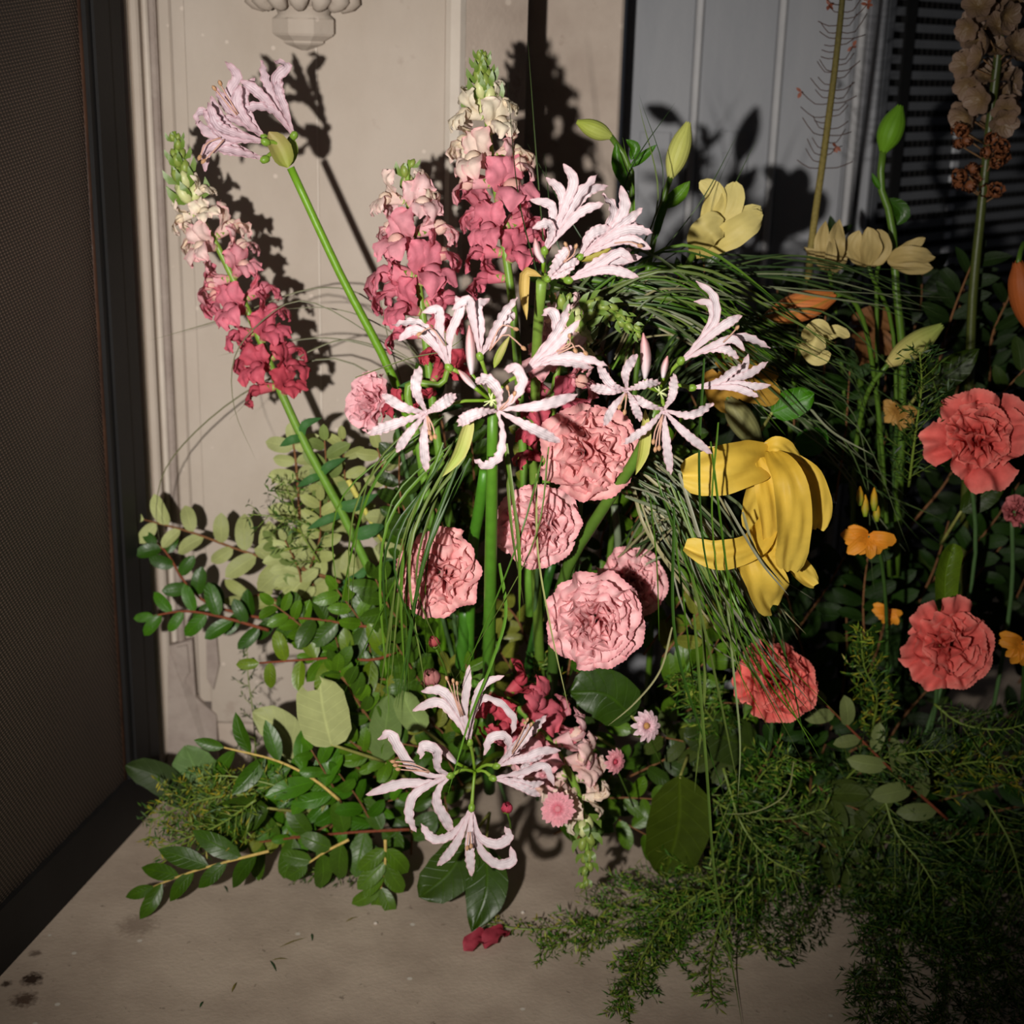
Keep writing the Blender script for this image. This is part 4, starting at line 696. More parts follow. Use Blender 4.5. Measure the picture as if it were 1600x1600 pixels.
lily('pale yellow lily opening before the grey door', (1084, 396), [
    ([(1083, 394), (1108, 345), (1118, 305), (1094, 283)], 32, (0, 0, -.01), .3), ([(1085, 394), (1125, 350), (1142, 318), (1148, 284)], 38, (0, -.005, -.01), 0),
    ([(1086, 394), (1130, 360), (1160, 345), (1188, 322)], 38, (0, -.01, -.01), .2), ([(1086, 396), (1130, 375), (1160, 355), (1190, 335)], 40, (0, -.015, -.02), -.2), ([(1084, 394), (1120, 360), (1150, 335)], 30, (0, .01, 0), 0), ([(1084, 396), (1105, 360), (1130, 345)], 44, (0, -.02, -.02), 0)],
    -.15, CL0, CL1, [(1070, 425, -.15), (1050, 520, -.15), (1010, 1100, -.12)])
W0, W1 = lin(166, 144, 90), lin(180, 160, 108); CG = 'cream lilies at the back'
lily('faded cream lily half behind the bare brown stalk', (1296, 424), [([(1294, 424), (1284, 385), (1290, 345)], 24, (0, 0, -.01), .2), ([(1300, 424), (1306, 380), (1311, 343)], 27, (0, 0, -.015), 0), ([(1294, 424), (1276, 402), (1256, 386)], 18, (0, 0, 0), 0), ([(1300, 428), (1314, 402), (1320, 374)], 20, (0, 0, .005), 0), ([(1292, 426), (1298, 400), (1300, 368)], 18, (0, -.01, -.02), 0)], -.08, W0, W1, [(1300, 450, -.06), (1310, 520, -.05), (1340, 900, -.05)], sw=3, group=CG, prof='leaf', crum=.06)
lily('cream cupped lily in the middle of the three by the shutter', (1357, 416), [([(1354, 416), (1335, 388), (1342, 360)], 27, (0, -.005, 0), .2), ([(1356, 416), (1360, 384), (1357, 355)], 32, (0, -.012, -.004), 0), ([(1360, 416), (1379, 388), (1371, 358)], 27, (0, -.005, 0), -.2), ([(1357, 416), (1356, 390), (1350, 364)], 30, (0, .01, .0), 0)], -.08, W0, W1, [(1366, 440, -.07), (1392, 500, -.06), (1400, 900, -.05)], sw=3, group=CG, prof='oval', crum=.05)
lily('cream lily facing right, nearest the shutter slats', (1386, 404), [([(1386, 405), (1422, 416), (1458, 418)], 25, (0, -.01, -.005), 0), ([(1386, 403), (1424, 398), (1460, 403)], 26, (0, -.01, -.012), .2), ([(1392, 402), (1422, 386), (1446, 372)], 18, (0, 0, 0), 0), ([(1386, 404), (1420, 406), (1450, 392)], 20, (0, .01, .01), 0)], -.08, W0, W1, [(1374, 410, -.07), (1370, 500, -.06), (1380, 900, -.05)], sw=3, group=CG, prof='oval', crum=.06)
lily('creamy half-open lily with a dark hollow, above the bright oval leaf', (1256, 536), [([(1256, 530), (1278, 512), (1303, 522)], 24, (0, -.02, -.01), .4), ([(1254, 533), (1276, 532), (1300, 534)], 28, (0, .015, .01), 0), ([(1255, 538), (1276, 558), (1298, 552)], 26, (0, -.02, -.01), -.4), ([(1256, 536), (1272, 536), (1290, 544)], 40, (0, -.024, -.016), 0), ([(1284, 528), (1308, 518), (1328, 526)], 20, (0, -.006, -.004), .3)], -.16, lin(196, 182, 116), lin(208, 192, 128), [(1248, 552, -.14), (1236, 640, -.12), (1240, 900, -.08)], sw=4, group=CG, prof='oval', crum=.05)
# small orange freesias
def freesia(x, y, label, Y, r=30, col=(lin(214, 130, 30), lin(226, 150, 44)), stem=None, buds=()):
    u = px(Y); root = thing('freesia', label, 'flower', P(*stem[-1]), 'orange freesias')
    for j in range(9):
        a = .2+j*pi/8*1.1; d = pxdir((cos(a), sin(a)*.8)); c = P(x, y, Y); mb = MB(); L_ = r*u*rng.uniform(.8, 1.25)
        ribbon(mb, [c, c+d*L_*.5+CN*L_*.25, c+d*L_+CN*L_*rng.uniform(-.1, .2)], L_*.5, 7, 5, prof='round', cup=.3, c0=col[0], c1=col[1], jit=.1); mb.build('petal', M_LILY, root)
    for (bx_, by_, l_) in buds:
        c = P(bx_, by_, Y); mb = MB(); tube(mb, [c+CU*l_*u*-.5, c, c+CU*l_*u*.5], [3*u, 6*u, 5*u, 1*u], 7, 7, c0=lin(120, 150, 40), c1=lin(226, 160, 40)); mb.build('bud', M_LILY, root)
    mb = MB(); tube(mb, [P(x, y, Y)]+[P(*q) for q in stem], 3.2*u, 12, 7, c0=lin(56, 84, 34)); mb.build('stem', M_STEM, root)
freesia(1356, 838, 'orange freesia in the dark right of the yellow lily', -.2, 38, stem=[(1370, 850, -.19), (1385, 960, -.16), (1380, 1250, -.12)], buds=[(1344, 775, 30), (1352, 790, 34), (1366, 780, 36), (1370, 800, 30)])
freesia(1388, 955, 'small orange freesia below the larger one, in deep shade', -.14, 22, stem=[(1388, 980, -.13), (1386, 1100, -.1)])
freesia(1596, 1005, 'orange freesia cut by the right edge beside the low coral carnation', -.2, 30, stem=[(1600, 1030, -.18), (1590, 1200, -.12)])
freesia(1405, 640, 'ochre wilted freesia below the pale striped lily bud', -.08, 26, (lin(160, 112, 48), lin(176, 136, 70)), stem=[(1400, 680, -.06), (1390, 860, -.05)])
lily('wilted ochre lily lying behind the right nerine florets', (1130, 590), [([(1120, 560), (1160, 575), (1215, 590)], 50, (0, 0, -.005), .3), ([(1120, 590), (1170, 605), (1220, 620)], 44, (0, 0, -.01), -.2), ([(1110, 545), (1140, 540), (1180, 560)], 40, (0, 0, 0), 0), ([(1105, 580), (1120, 610), (1150, 640)], 40, (0, 0, 0), 0)], -.2, lin(170, 122, 40), lin(186, 146, 60), [(1100, 620, -.17), (1080, 900, -.12)], group='wilted lilies')
lily('crumpled brownish lily in the dark above the pale striped bud', (1350, 520), [([(1330, 500), (1365, 495), (1400, 510)], 34, (0, 0, 0), .3), ([(1330, 520), (1370, 530), (1395, 550)], 34, (0, 0, 0), 0), ([(1340, 510), (1350, 540), (1352, 580)], 34, (0, 0, 0), .5)], -.04, lin(110, 70, 36), lin(126, 86, 50), [(1345, 560, -.03), (1350, 800, 0)], group='wilted lilies')
# ---------------------------------------------------------------- tall stalks at the back
st = spl(PP([(1262, 450), (1268, 380), (1290, 220), (1310, 60), (1326, -110)], -.02), 60); root = thing('seed_stalk', 'tall bare stalk with hair-thin flower stems before the door frame', 'plant', P(1262, 520, 0), 'foxtail stalks')
u = px(-.02); mb = MB(); tube(mb, np.vstack([[P(1240, 900, .02), P(1256, 560, 0)], st[::6]]), [4*u, 5.5*u, 5*u, 4*u], 20, 8, c0=lin(150, 132, 70), c1=lin(70, 66, 34)); mb.build('stem', M_TWIG, root)
for i in range(58):
    s = .40+.58*i/58+rng.uniform(-.006, .006); p = st[int(s*59)]; sg = 1 if i % 2 else -1; l_ = rng.uniform(18, 46)*u; t = A(0, 0, 1); d = CR*sg*.9+CN*rng.uniform(-.5, .5)
    q = p+d*l_+CU*l_*rng.uniform(.1, .7); mb = MB(); tube(mb, [p, p+d*l_*.5-CU*l_*.02, q], .65*u, 5, 4, c0=lin(70, 46, 36)); f = mb.build('flower_stem', M_TWIG, root)
    if s > .78 and rng.random() < .75 or rng.random() < .1:
        mb = MB()
        for j in range(4): dd = nrm(rng.normal(size=3)); ribbon(mb, [q, q+dd*5*u, q+dd*10*u], 5*u, 4, 3, prof='leaf', c0=lin(130, 70, 50), c1=lin(150, 90, 70))
        mb.build('dried_flower', M_PET, f)
st = spl(PP([(1514, 620), (1520, 460), (1532, 340), (1546, 200), (1562, 60), (1568, -30)], -.03), 60); root = thing('foxtail_lily', 'faded foxtail lily spike with blurred tan florets at the right edge', 'flower', P(1512, 700, -.02), 'foxtail stalks')
u = px(-.03); mb = MB(); tube(mb, np.vstack([[P(1500, 1000, 0)], st[::6]]), [7*u, 7*u, 6*u], 20, 8, c0=lin(74, 80, 30), c1=lin(60, 70, 26)); mb.build('stem', M_STEM, root)
for i in range(62):
    k = i/62; yy_ = -20+330*k**1.15; xx_ = 1556-.1*yy_+rng.uniform(-46, 50)*(1-.25*k); Yq = -.03+rng.uniform(-.03, .03); wil = yy_ > 200; c = P(xx_, yy_, Yq); mb = MB()
    r_ = rng.uniform(15, 21)*(.8 if wil else 1)*u; nn = nrm(CN*1.2+rng.normal(size=3)*.5+CR*(xx_-1556)/50); e1 = nrm(np.cross(CU, nn)); e2 = np.cross(nn, e1)
    j_ = int(np.argmin(np.abs(st[:, 2]-c[2]+.012))); tube(mb, [st[j_], c-nn*r_*.3], 1.2*u, 3, 4, c0=lin(120, 90, 60)); f = mb.build('floret', M_TWIG, root); mb = MB()
    for j in range(6): a = j*pi/3; d = e1*cos(a)+e2*sin(a); ribbon(mb, [c-nn*r_*.3, c+d*r_*.6, c+d*r_*(1.1 if not wil else .5)+nn*r_*(.3 if not wil else 1)], r_*.95, 6, 5, hint=nn, prof='blunt', cup=.35, c0=lin(120, 96, 60) if not wil else lin(120, 70, 40), c1=lin(138, 114, 98) if not wil else lin(140, 86, 54))
    mb.build('petals', M_PET, f)
# ---------------------------------------------------------------- grasses
GREENB = [lin(62, 100, 24), lin(78, 116, 34), lin(46, 78, 26), lin(90, 112, 56)]; SILV = [lin(132, 138, 124), lin(104, 116, 94), lin(80, 96, 66), lin(140, 140, 112)]; DARKB = [lin(40, 62, 32), lin(52, 72, 42), lin(64, 84, 48)]
def clump(label, base, sets, group='grass clumps'):
    root = thing('grass_clump', label, 'grass', P(*base), group); cnt = 0
    for (a, m_, b, n, sd, w_, cols, Ya, Yb_) in sets:
        for i in range(max(2, int(n*.62))):
            o1 = rng.normal(0, sd*.5, 2); o2 = o1*.5+rng.normal(0, sd*.7, 2); o3 = rng.normal(0, sd, 2)
            dy = rng.uniform(-.03, .03); pts = np.array([P(a[0]+o1[0], a[1]+o1[1], Ya+dy), P(m_[0]+o2[0], m_[1]+o2[1], (Ya+Yb_)/2+dy-.02), P(b[0]+o3[0], b[1]+o3[1], Yb_+dy)])
            mb = MB(); ribbon(mb, pts, w_*px(Ya)*rng.uniform(.6, 1.3), 14, 3, hint=nrm(CN+rng.uniform(-.5, .5, 3)), prof='grass', cup=.5, c0=cols[int(rng.integers(len(cols)))], jit=.2, twist=np.linspace(0, rng.uniform(-1.2, 1.2), 14)); mb.build('blade', M_GRASS, root); cnt += 1
    return root
clump('tuft of green and silvery grass arching right behind the upper right nerine', (960, 1150, -.15), [
    ((880, 490), (1030, 440), (1270, 560), 46, 36, 4.2, GREENB+SILV[1:3], -.20, -.2), ((900, 450), (1060, 500), (1200, 620), 26, 36, 4.2, GREENB+SILV, -.20, -.2), ((1000, 650), (1110, 560), (1330, 640), 26, 34, 4, DARKB+SILV[1:3], -.18, -.2), ((950, 560), (1000, 480), (1120, 470), 24, 30, 3.6, GREENB+SILV, -.22, -.2)])
clump('fine dark grass fanning to the slatted shutter', (1200, 1150, -.1), [((1080, 430), (1250, 425), (1450, 480), 20, 34, 3, DARKB+SILV[1:2], -.16, -.1), ((1180, 600), (1300, 690), (1420, 850), 22, 45, 3, DARKB+SILV[1:3], -.16, -.14), ((1150, 500), (1280, 520), (1400, 640), 18, 40, 3, DARKB, -.14, -.12)])
clump('silvery grass bending down in front of the yellow lily', (1040, 1150, -.16), [((1005, 715), (1100, 800), (1225, 985), 34, 36, 4.6, SILV+DARKB, -.27, -.27), ((990, 870), (1050, 800), (1140, 900), 26, 26, 4.2, SILV+DARKB[:1], -.24, -.26), ((1000, 760), (1060, 830), (1150, 960), 24, 34, 4.4, SILV, -.27, -.27), ((1040, 800), (1110, 920), (1190, 1040), 22, 40, 4.4, SILV+GREENB, -.27, -.27)])
clump('green grass falling over the veiled coral carnation', (1060, 1150, -.18), [((1040, 760), (1110, 900), (1230, 1120), 20, 34, 4.6, GREENB+SILV[:1], -.31, -.31), ((1060, 800), (1080, 1000), (1085, 1240), 8, 26, 5, GREENB, -.33, -.30), ((1120, 850), (1170, 990), (1270, 1160), 12, 30, 4.6, GREENB+DARKB, -.31, -.33)])
clump('green grass hanging down left of the central nerine stem', (720, 1250, -.16), [((715, 700), (640, 820), (600, 1110), 15, 22, 5, GREENB, -.30, -.3), ((725, 700), (665, 850), (636, 1100), 9, 18, 5.6, GREENB, -.32, -.33), ((680, 640), (560, 760), (520, 960), 7, 24, 4.2, GREENB, -.28, -.25), ((700, 720), (640, 880), (700, 1060), 6, 20, 4, GREENB, -.33, -.35)])
clump('thin grass blades crossing the middle pink carnation', (840, 1250, -.16), [((790, 690), (806, 830), (800, 960), 5, 12, 4.4, GREENB, -.36, -.37), ((855, 700), (830, 830), (700, 1080), 3, 14, 5, GREENB, -.36, -.37)])
clump('sparse grass tips rising between the tall snapdragon and the buds', (900, 1200, -.16), [((950, 450), (985, 320), (1010, 200), 8, 34, 2.2, DARKB+GREENB, -.2, -.18), ((860, 440), (840, 290), (750, 110), 3, 26, 2.6, DARKB, -.22, -.2), ((1050, 430), (1090, 320), (1140, 230), 5, 34, 2.2, DARKB, -.18, -.16), ((990, 500), (900, 380), (830, 220), 4, 30, 2.4, DARKB, -.2, -.18)])
def traced(label, base, blades, group='grass clumps'):
    root = thing('grass_clump', label, 'grass', P(*base), group)
    for (pts, Y, w_, c) in blades:
        mb = MB(); ribbon(mb, PP(pts, Y), w_*px(Y), 22, 3, prof='grass', cup=.4, c0=c, twist=.3); mb.build('blade', M_GRASS, root)
GR_ = lin(96, 100, 76)
traced('hair-thin grass arcs spreading left over the beige wall', (700, 1200, -.14), [
    ([(640, 620), (520, 560), (400, 603), (300, 680), (255, 740), (244, 800), (250, 850)], -.1, 2.6, GR_), ([(660, 560), (600, 490), (560, 458), (494, 450), (350, 498), (234, 532)], -.12, 2.4, GR_), ([(680, 600), (634, 537), (572, 497), (509, 481), (440, 483)], -.14, 2.4, GR_),
    ([(690, 620), (640, 570), (587, 544), (509, 528), (437, 536), (340, 556)], -.12, 2.4, GR_), ([(700, 600), (619, 553), (541, 531), (494, 544), (445, 573), (358, 656)], -.14, 2.6, GR_), ([(640, 560), (470, 470), (400, 510), (366, 560), (366, 637), (400, 719)], -.16, 2.0, GR_), ([(640, 640), (600, 500), (592, 440)], -.14, 2, GR_)])
traced('pale single grass blades hanging in front of the low flowers', (960, 1250, -.18), [
    ([(838, 740), (840, 860), (860, 980), (890, 1114)], -.37, 3.4, lin(150, 160, 110)), ([(1050, 980), (1030, 1050), (990, 1100), (950, 1134)], -.3, 3.6, lin(150, 154, 120)), ([(1132, 900), (1146, 1050), (1156, 1160), (1153, 1250)], -.34, 4.2, lin(130, 150, 110)), ([(1084, 960), (1102, 1180), (1120, 1400), (1142, 1500), (1160, 1605)], -.34, 5.5, lin(84, 112, 50)),
    ([(780, 880), (790, 960), (770, 1030), (735, 1120), (700, 1240)], -.37, 5.5, lin(84, 130, 44)), ([(1240, 1190), (1228, 1240), (1180, 1268), (1120, 1272)], -.28, 3, lin(120, 130, 90)), ([(1016, 780), (1026, 880), (1030, 1000)], -.33, 2.6, GREENB[0]), ([(1266, 640), (1300, 675), (1366, 712)], -.2, 4, lin(130, 140, 120)), ([(1090, 700), (1150, 697), (1208, 691)], -.33, 3, lin(196, 180, 130)), ([(1160, 800), (1180, 860), (1225, 915)], -.37, 5, lin(140, 145, 120)), ([(1110, 690), (1130, 850), (1150, 1000), (1158, 1060)], -.40, 4, GREENB[0]), ([(1100, 560), (1092, 720), (1100, 860), (1130, 980)], -.40, 4.4, GREENB[2]), ([(1130, 780), (1190, 880), (1232, 930)], -.38, 4.6, SILV[0]), ([(1122, 660), (1112, 800), (1128, 960)], -.4, 3.4, GREENB[1]), ([(555, 590), (640, 560), (700, 545), (755, 500)], -.3, 2, lin(90, 100, 60))])
# thick green stems that nothing hides
for (lab, pts, r_, c) in [('thick light green stem left of the central nerine stem', [(758, 735, -.3), (748, 800, -.28), (738, 860, -.25), (730, 1150, -.17)], 9, lin(70, 126, 30)), ('broad green stem between the lowest pink carnations', [(728, 950, -.22), (722, 1020, -.21), (716, 1130, -.18)], 11, lin(60, 110, 28)),
                         ('smooth green stem leaning right below the middle pink carnation', [(862, 880, -.22), (838, 980, -.2), (812, 1120, -.17)], 8, lin(46, 92, 28)), ('grey-green stem behind the large round pink carnation', [(960, 790, -.2), (966, 860, -.19), (955, 1000, -.17)], 6, lin(110, 122, 96)), ('short green stem end in the leaves left of the low nerine', [(530, 1128, -.19), (565, 1122, -.18), (600, 1116, -.16)], 7, lin(104, 156, 40))]:
    mb = MB(); tube(mb, [P(*q) for q in pts], r_*px(-.25), 12, 9, c0=c); o = mb.build('flower_stalk', M_STEM, root=P(*pts[-1])); tag(o, lab, 'stalk', 'bare flower stalks')
# ---------------------------------------------------------------- ferns
def fern(label, pts, Y, width, col, n=None, ang=50, group='needle ferns', nl=17, dens=1., stem=lin(110, 130, 50), sw=2.4, spread=.6):
    path = spl(PP(pts, Y), 60); root = thing('asparagus_fern', label, 'foliage', path[0], group); u = px(Y(.5) if callable(Y) else Y)
    mb = MB(); tube(mb, path[::4], [sw*u, sw*.5*u], 15, 6, c0=stem, sp=False); mb.build('stem', M_STEM, root)
    T = nrm(np.gradient(path, axis=0)); L = np.linalg.norm(np.diff(path, axis=0), axis=1).sum(); n = n or int(L/(9*u)*dens); mt = MB(); B = []; D = []
    for i in range(n):
        s = .05+.95*i/n; j = int(s*59); p = path[j]; t = T[j]; sg = 1 if i % 2 else -1; S = nrm(np.cross(t, CN))*sg; a = radians(ang+rng.uniform(-15, 15))
        d = nrm(t*cos(a)+S*sin(a)+CN*rng.uniform(-.3, spread)); l_ = width*1.2*u*rng.uniform(.5, 1.15)*(1-.55*s**2); br = spl([p, p+d*l_*.5+CN*.003, p+d*l_+t*l_*.12-A(0, 0, 1)*l_*.08], 8)
        tube(mt, br[::2], [.9*u, .5*u], 4, 3, c0=stem, sp=False, cap=False)
        m_ = max(4, int(l_/(5.2*u))); q = np.linspace(.08, 1, m_); c = br[(q*7).astype(int)]+(br[np.minimum((q*7).astype(int)+1, 7)]-br[(q*7).astype(int)])*((q*7) % 1)[:, None]
        for k in range(2):
            dd = nrm(d*.9+rng.normal(size=(m_, 3))*.75); B.append(c); D.append(dd*(nl*u*rng.uniform(.6, 1.2, (m_, 1))))
    B = np.vstack(B); D = np.vstack(D); k = len(B); W = nrm(np.cross(D, rng.normal(size=(k, 3))))*1.5*u
    v = np.stack([B, B+D*.5+W, B+D, B+D*.5-W], 1).reshape(-1, 3); v[:, 2] = np.maximum(v[:, 2], .001); f = np.arange(k*4).reshape(-1, 4).tolist(); cc = np.repeat(np.array([col[int(q)] for q in rng.integers(0, len(col), k)])*rng.uniform(.7, 1.25, (k, 1)), 4, axis=0)
    nm = MB(); nm.add(v, f, cc); tag(nm.build('needles', M_NEED, root), kind='stuff'); tag(mt.build('branchlets', M_STEM, root), kind='stuff')
    return root
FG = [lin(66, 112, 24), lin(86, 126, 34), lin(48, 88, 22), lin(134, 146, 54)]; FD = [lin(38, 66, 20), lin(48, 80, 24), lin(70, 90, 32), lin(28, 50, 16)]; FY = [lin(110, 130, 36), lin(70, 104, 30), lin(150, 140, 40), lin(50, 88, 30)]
fern('needle fern arching left over the concrete with a pale green stem', [(1130, 1365), (1031, 1390), (966, 1410), (905, 1460), (835, 1490)], lambda s: -.22-.03*s, 62, FG, dens=1.2)
fern('needle fern drooping to the bottom of the picture, left of the bare floor patch', [(1100, 1390), (1040, 1440), (990, 1520), (960, 1585)], lambda s: -.26-.08*s, 66, FG, dens=1.4)
fern('needle fern hanging over the floor just left of the long grass blade', [(1180, 1370), (1130, 1430), (1110, 1500), (1112, 1570)], lambda s: -.26-.06*s, 52, FG, dens=1.2)
fern('needle fern lying between the two drooping ones', [(1140, 1380), (1060, 1420), (1010, 1480), (1000, 1550)], lambda s: -.25-.07*s, 60, FG+FD, dens=1.4)
fern('thin fern tip reaching left to the fallen petals', [(930, 1440), (870, 1450), (820, 1452), (750, 1440)], lambda s: -.27, 26, FY, dens=1., nl=11)
fern('yellow-green fern tuft against the black frame corner', [(400, 1240), (340, 1245), (280, 1262), (225, 1290)], lambda s: -.21, 46, FY, dens=1.3, nl=16)
fern('fern tuft at the lower left edge of the greenery', [(400, 1250), (340, 1290), (290, 1310), (240, 1330)], lambda s: -.25, 44, FY, dens=1.2, nl=16)
fern('small fern frond over the low left leaves', [(470, 1240), (410, 1222), (350, 1212), (310, 1216)], lambda s: -.23, 34, FY, dens=1., nl=14)
fern('sparse wiry fern standing before the wall at mid left', [(400, 1190), (396, 1120), (388, 1060), (386, 1010)], lambda s: -.12, 24, FD, dens=.6, nl=12, sw=1.2)
fern('wiry fern twig crossing the pale oval leaves', [(500, 830), (460, 812), (420, 806), (382, 803)], lambda s: -.13, 34, FD, dens=.7, nl=14, sw=1.4)
fern('wiry fern tuft beside the left snapdragon stem', [(500, 880), (470, 830), (455, 780), (440, 745)], lambda s: -.13, 40, FD+FG, dens=.8, nl=14, sw=1.4)
fern('fern tips under the low glossy leaves touching the floor', [(620, 1330), (560, 1345), (500, 1360), (450, 1368)], lambda s: -.2, 34, FD, dens=1., nl=13)
fern('yellow tipped fern below the highest low carnations', [(880, 1120), (850, 1070), (835, 1045), (870, 1035)], lambda s: -.2, 34, FY, dens=1., nl=14)
k_ = 0
for (pts, w_, col, lab) in [
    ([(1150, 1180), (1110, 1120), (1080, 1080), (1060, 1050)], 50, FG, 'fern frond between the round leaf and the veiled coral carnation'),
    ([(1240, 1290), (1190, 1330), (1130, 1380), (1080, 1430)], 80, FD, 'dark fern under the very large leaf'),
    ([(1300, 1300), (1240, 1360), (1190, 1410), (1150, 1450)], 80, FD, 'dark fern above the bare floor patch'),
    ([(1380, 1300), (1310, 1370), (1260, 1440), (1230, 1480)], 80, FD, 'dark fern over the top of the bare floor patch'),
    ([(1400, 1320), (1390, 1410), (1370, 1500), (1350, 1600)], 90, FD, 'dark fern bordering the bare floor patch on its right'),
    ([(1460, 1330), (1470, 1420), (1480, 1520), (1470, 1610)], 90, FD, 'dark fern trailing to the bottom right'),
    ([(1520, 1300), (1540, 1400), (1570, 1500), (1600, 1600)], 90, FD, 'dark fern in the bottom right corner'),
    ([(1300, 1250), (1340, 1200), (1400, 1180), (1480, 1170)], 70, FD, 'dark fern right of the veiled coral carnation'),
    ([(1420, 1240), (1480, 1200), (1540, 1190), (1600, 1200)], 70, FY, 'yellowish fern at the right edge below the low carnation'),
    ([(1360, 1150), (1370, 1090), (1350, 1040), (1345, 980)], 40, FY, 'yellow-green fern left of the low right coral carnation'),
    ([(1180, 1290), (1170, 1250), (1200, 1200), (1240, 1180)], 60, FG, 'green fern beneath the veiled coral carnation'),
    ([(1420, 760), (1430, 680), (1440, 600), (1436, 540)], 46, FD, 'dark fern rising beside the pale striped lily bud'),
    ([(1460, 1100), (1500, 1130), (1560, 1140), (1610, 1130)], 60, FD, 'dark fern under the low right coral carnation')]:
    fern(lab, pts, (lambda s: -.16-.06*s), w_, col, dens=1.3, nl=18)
# ---------------------------------------------------------------- filling greenery, deep in the bouquet
def inside(x, y, poly):
    r_ = False; n = len(poly)
    for i in range(n):
        (x0, y0), (x1, y1) = poly[i], poly[(i+1) % n]
        if (y0 > y) != (y1 > y) and x < (x1-x0)*(y-y0)/(y1-y0)+x0: r_ = not r_
    return r_
MARKS = [((918, 705), 'the highest large pink carnation'), ((838, 822), 'the grass-crossed pink carnation'), ((682, 896), 'the leftmost low pink carnation'), ((930, 972), 'the large round pink carnation'), ((988, 908), 'the tucked-in small pink carnation'), ((1530, 682), 'the upper coral carnation'), ((1488, 1010), 'the low right coral carnation'), ((1213, 1066), 'the veiled coral carnation'),
 ((1180, 800), 'the wilting yellow lily'), ((1356, 838), 'the orange freesia'), ((742, 1206), 'the low white nerine'), ((768, 626), 'the central white nerine'), ((1040, 620), 'the right white nerine'), ((900, 1240), 'the drooping snapdragon'), ((1060, 1290), 'the very large green leaf'), ((945, 1095), 'the dark round leaf'), ((505, 1110), 'the bitten pale leaf'), ((598, 1350), 'the hanging oval leaf spray'), ((574, 628), 'the pale side-facing carnation'), ((1430, 537), 'the pale striped lily bud'), ((1245, 478), 'the orange lily bud'), ((1357, 390), 'the middle cream lily'), ((1237, 630), 'the bright green oval leaf'), ((1485, 580), 'the dark pointed leaf'), ((1009, 1134), 'the pale chrysanthemum'), ((1592, 798), 'the dusky pink edge carnation'), ((1480, 895), 'the tall strap-like leaf'), ((735, 1400), 'the pair of leaves on the concrete'), ((1550, 1375), 'the dark leaf low at the right edge'), ((1395, 1205), 'the twig of pale olive leaves')]
USED = set()
def where(x, y, look):
    ms = sorted(MARKS, key=lambda m: (m[0][0]-x)**2+(m[0][1]-y)**2)
    for m in ms[:12]:
        dx, dy = x-m[0][0], y-m[0][1]; dist = math.hypot(dx, dy)
        w_ = ('behind' if dist < 45 else 'just right of' if dx > abs(dy)*2 else 'just left of' if -dx > abs(dy)*2 else 'directly above' if -dy > abs(dx)*2 else 'directly below' if dy > abs(dx)*2 else ('above' if dy < 0 else 'below')+' and '+('right' if dx > 0 else 'left')+' of')
        if dist > 130: w_ = w_.replace('just ', 'well ').replace('directly above', 'well above').replace('directly below', 'well below')
        lab = look+' '+w_+' '+m[1]
        if lab not in USED: break
    USED.add(lab); return lab
def fill(poly, n, Y0, Y1, length, ll, ratio, cols, lab, group, org, M=None, seed=1, prof='oval', nl=10, tw=1.6):
    r_ = random.Random(seed); k = 0
    xs = [q[0] for q in poly]; ys = [q[1] for q in poly]
    while k < n:
        x, y = r_.uniform(min(xs), max(xs)), r_.uniform(min(ys), max(ys))
        if not inside(x, y, poly): continue
        k += 1; d = np.array([x-org[0], y-org[1]])+np.array([r_.gauss(0, 90), r_.gauss(0, 90)]); d = d/np.linalg.norm(d); l_ = length*r_.uniform(.7, 1.2)
        b = np.array([r_.gauss(0, .2)*l_, r_.gauss(0, .2)*l_]); Y_ = r_.uniform(Y0, Y1); c = cols[r_.randrange(len(cols))]
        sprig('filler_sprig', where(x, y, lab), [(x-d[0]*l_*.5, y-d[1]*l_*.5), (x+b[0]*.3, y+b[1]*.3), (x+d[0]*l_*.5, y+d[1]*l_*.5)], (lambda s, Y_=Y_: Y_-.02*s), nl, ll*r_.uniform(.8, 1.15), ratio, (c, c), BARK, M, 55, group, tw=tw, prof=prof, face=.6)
INNER = [(620, 760), (720, 720), (900, 760), (1040, 730), (1100, 900), (1090, 1220), (940, 1290), (640, 1260), (560, 1240), (580, 1150), (600, 1080), (610, 1000), (590, 900)]
fill(INNER, 42, -.18, -.09, 160, 38, .56, [lin(46, 84, 24), lin(64, 106, 30), lin(38, 66, 26), lin(96, 114, 58)], 'small-leaved green sprig', 'green filler sprigs in the bouquet', (800, 1290), seed=3)
fill([(540, 1190), (700, 1180), (760, 1290), (560, 1310), (450, 1290), (450, 1230)], 10, -.17, -.09, 110, 40, .55, [lin(44, 80, 24), lin(54, 92, 28)], 'glossy green sprig', 'green filler sprigs low on the left', (700, 1290), seed=5)
fill([(560, 960), (640, 900), (760, 1000), (740, 1180), (560, 1180), (540, 1050)], 12, -.20, -.13, 120, 38, .55, [lin(64, 108, 28), lin(48, 84, 26)], 'bright green sprig', 'bright filler sprigs left of centre', (760, 1290), seed=8)
RIGHT = [(1060, 640), (1180, 600), (1330, 560), (1480, 560), (1600, 600), (1640, 900), (1640, 1420), (1420, 1400), (1200, 1360), (1060, 1300), (1080, 1000)]
fill(RIGHT, 80, -.08, .10, 200, 44, .46, [lin(22, 44, 12), lin(28, 54, 14), lin(38, 56, 22), lin(20, 36, 12)], 'dark leafy sprig', 'dark filler sprigs on the right', (1250, 1290), M_LEAFD, seed=4, nl=12)  # greens darkened to paint in the flash falloff on the right
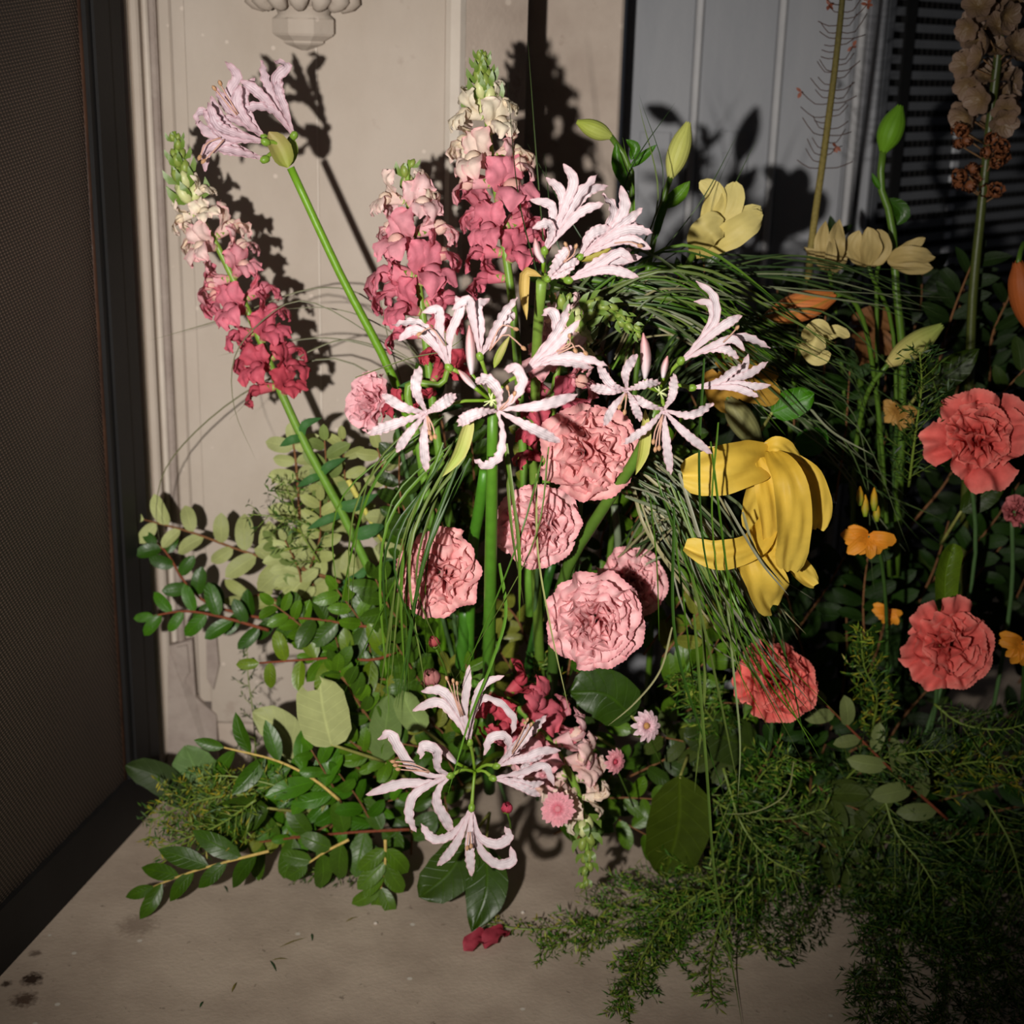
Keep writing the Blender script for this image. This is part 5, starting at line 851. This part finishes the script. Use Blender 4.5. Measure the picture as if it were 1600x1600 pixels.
fill([(1120, 480), (1300, 440), (1420, 470), (1600, 480), (1600, 640), (1300, 600), (1120, 600)], 16, -.06, .10, 150, 44, .42, [lin(20, 34, 16), lin(26, 44, 20)], 'dark pointed-leaved sprig', 'dark filler sprigs at the back', (1250, 1290), M_LEAFD, seed=6, prof='leaf')  # near-black greens carry painted shade at the back
fill([(1080, 1150), (1600, 1150), (1600, 1420), (1300, 1380), (1080, 1340)], 22, -.18, -.06, 150, 46, .5, [lin(26, 54, 14), lin(34, 62, 18), lin(56, 72, 34)], 'dark broad-leaved sprig', 'dark filler sprigs low on the right', (1250, 1290), M_LEAFD, seed=9)  # low right greens also darkened, shade painted into the leaves
fill([(860, 460), (1080, 470), (1200, 560), (1080, 700), (880, 700)], 16, -.14, -.06, 150, 40, .4, [lin(26, 46, 20), lin(34, 58, 24)], 'dark narrow-leaved sprig', 'dark filler sprigs behind the nerines', (900, 1290), seed=12, prof='leaf')

fill([(430, 740), (540, 710), (620, 880), (610, 960), (440, 930)], 9, -.12, -.07, 120, 34, .55, [G_PALE, G_PALE2, lin(110, 126, 66)], 'pale leafy sprig', 'pale filler sprigs at the left', (640, 1100), M_LEAFM, seed=21, nl=9)
fill([(420, 960), (620, 930), (640, 1060), (600, 1120), (560, 1060), (430, 1010)], 9, -.17, -.10, 120, 36, .55, [lin(52, 96, 22), lin(66, 112, 30)], 'green oval-leaved sprig', 'green filler sprigs at mid left', (700, 1100), seed=22, nl=9)
fill([(330, 1230), (470, 1200), (600, 1240), (620, 1300), (380, 1310)], 9, -.21, -.15, 110, 46, .5, [lin(46, 96, 20), lin(56, 108, 24), lin(100, 124, 62)], 'broad glossy sprig', 'broad filler sprigs low on the left', (640, 1290), seed=23, nl=7)
fern('needle fern lying behind the low left leaves', [(440, 1290), (380, 1270), (320, 1280), (270, 1300)], lambda s: -.2, 60, FY, dens=1.3)
fern('needle fern tuft on the screen corner side of the low greenery', [(420, 1230), (370, 1235), (320, 1232), (250, 1238)], lambda s: -.2, 46, FY, dens=1.3)
fern('bright needle fern right of the drooping snapdragon, over the floor', [(1060, 1400), (1000, 1430), (950, 1450), (900, 1490)], lambda s: -.26-.03*s, 56, FG, dens=1.1)
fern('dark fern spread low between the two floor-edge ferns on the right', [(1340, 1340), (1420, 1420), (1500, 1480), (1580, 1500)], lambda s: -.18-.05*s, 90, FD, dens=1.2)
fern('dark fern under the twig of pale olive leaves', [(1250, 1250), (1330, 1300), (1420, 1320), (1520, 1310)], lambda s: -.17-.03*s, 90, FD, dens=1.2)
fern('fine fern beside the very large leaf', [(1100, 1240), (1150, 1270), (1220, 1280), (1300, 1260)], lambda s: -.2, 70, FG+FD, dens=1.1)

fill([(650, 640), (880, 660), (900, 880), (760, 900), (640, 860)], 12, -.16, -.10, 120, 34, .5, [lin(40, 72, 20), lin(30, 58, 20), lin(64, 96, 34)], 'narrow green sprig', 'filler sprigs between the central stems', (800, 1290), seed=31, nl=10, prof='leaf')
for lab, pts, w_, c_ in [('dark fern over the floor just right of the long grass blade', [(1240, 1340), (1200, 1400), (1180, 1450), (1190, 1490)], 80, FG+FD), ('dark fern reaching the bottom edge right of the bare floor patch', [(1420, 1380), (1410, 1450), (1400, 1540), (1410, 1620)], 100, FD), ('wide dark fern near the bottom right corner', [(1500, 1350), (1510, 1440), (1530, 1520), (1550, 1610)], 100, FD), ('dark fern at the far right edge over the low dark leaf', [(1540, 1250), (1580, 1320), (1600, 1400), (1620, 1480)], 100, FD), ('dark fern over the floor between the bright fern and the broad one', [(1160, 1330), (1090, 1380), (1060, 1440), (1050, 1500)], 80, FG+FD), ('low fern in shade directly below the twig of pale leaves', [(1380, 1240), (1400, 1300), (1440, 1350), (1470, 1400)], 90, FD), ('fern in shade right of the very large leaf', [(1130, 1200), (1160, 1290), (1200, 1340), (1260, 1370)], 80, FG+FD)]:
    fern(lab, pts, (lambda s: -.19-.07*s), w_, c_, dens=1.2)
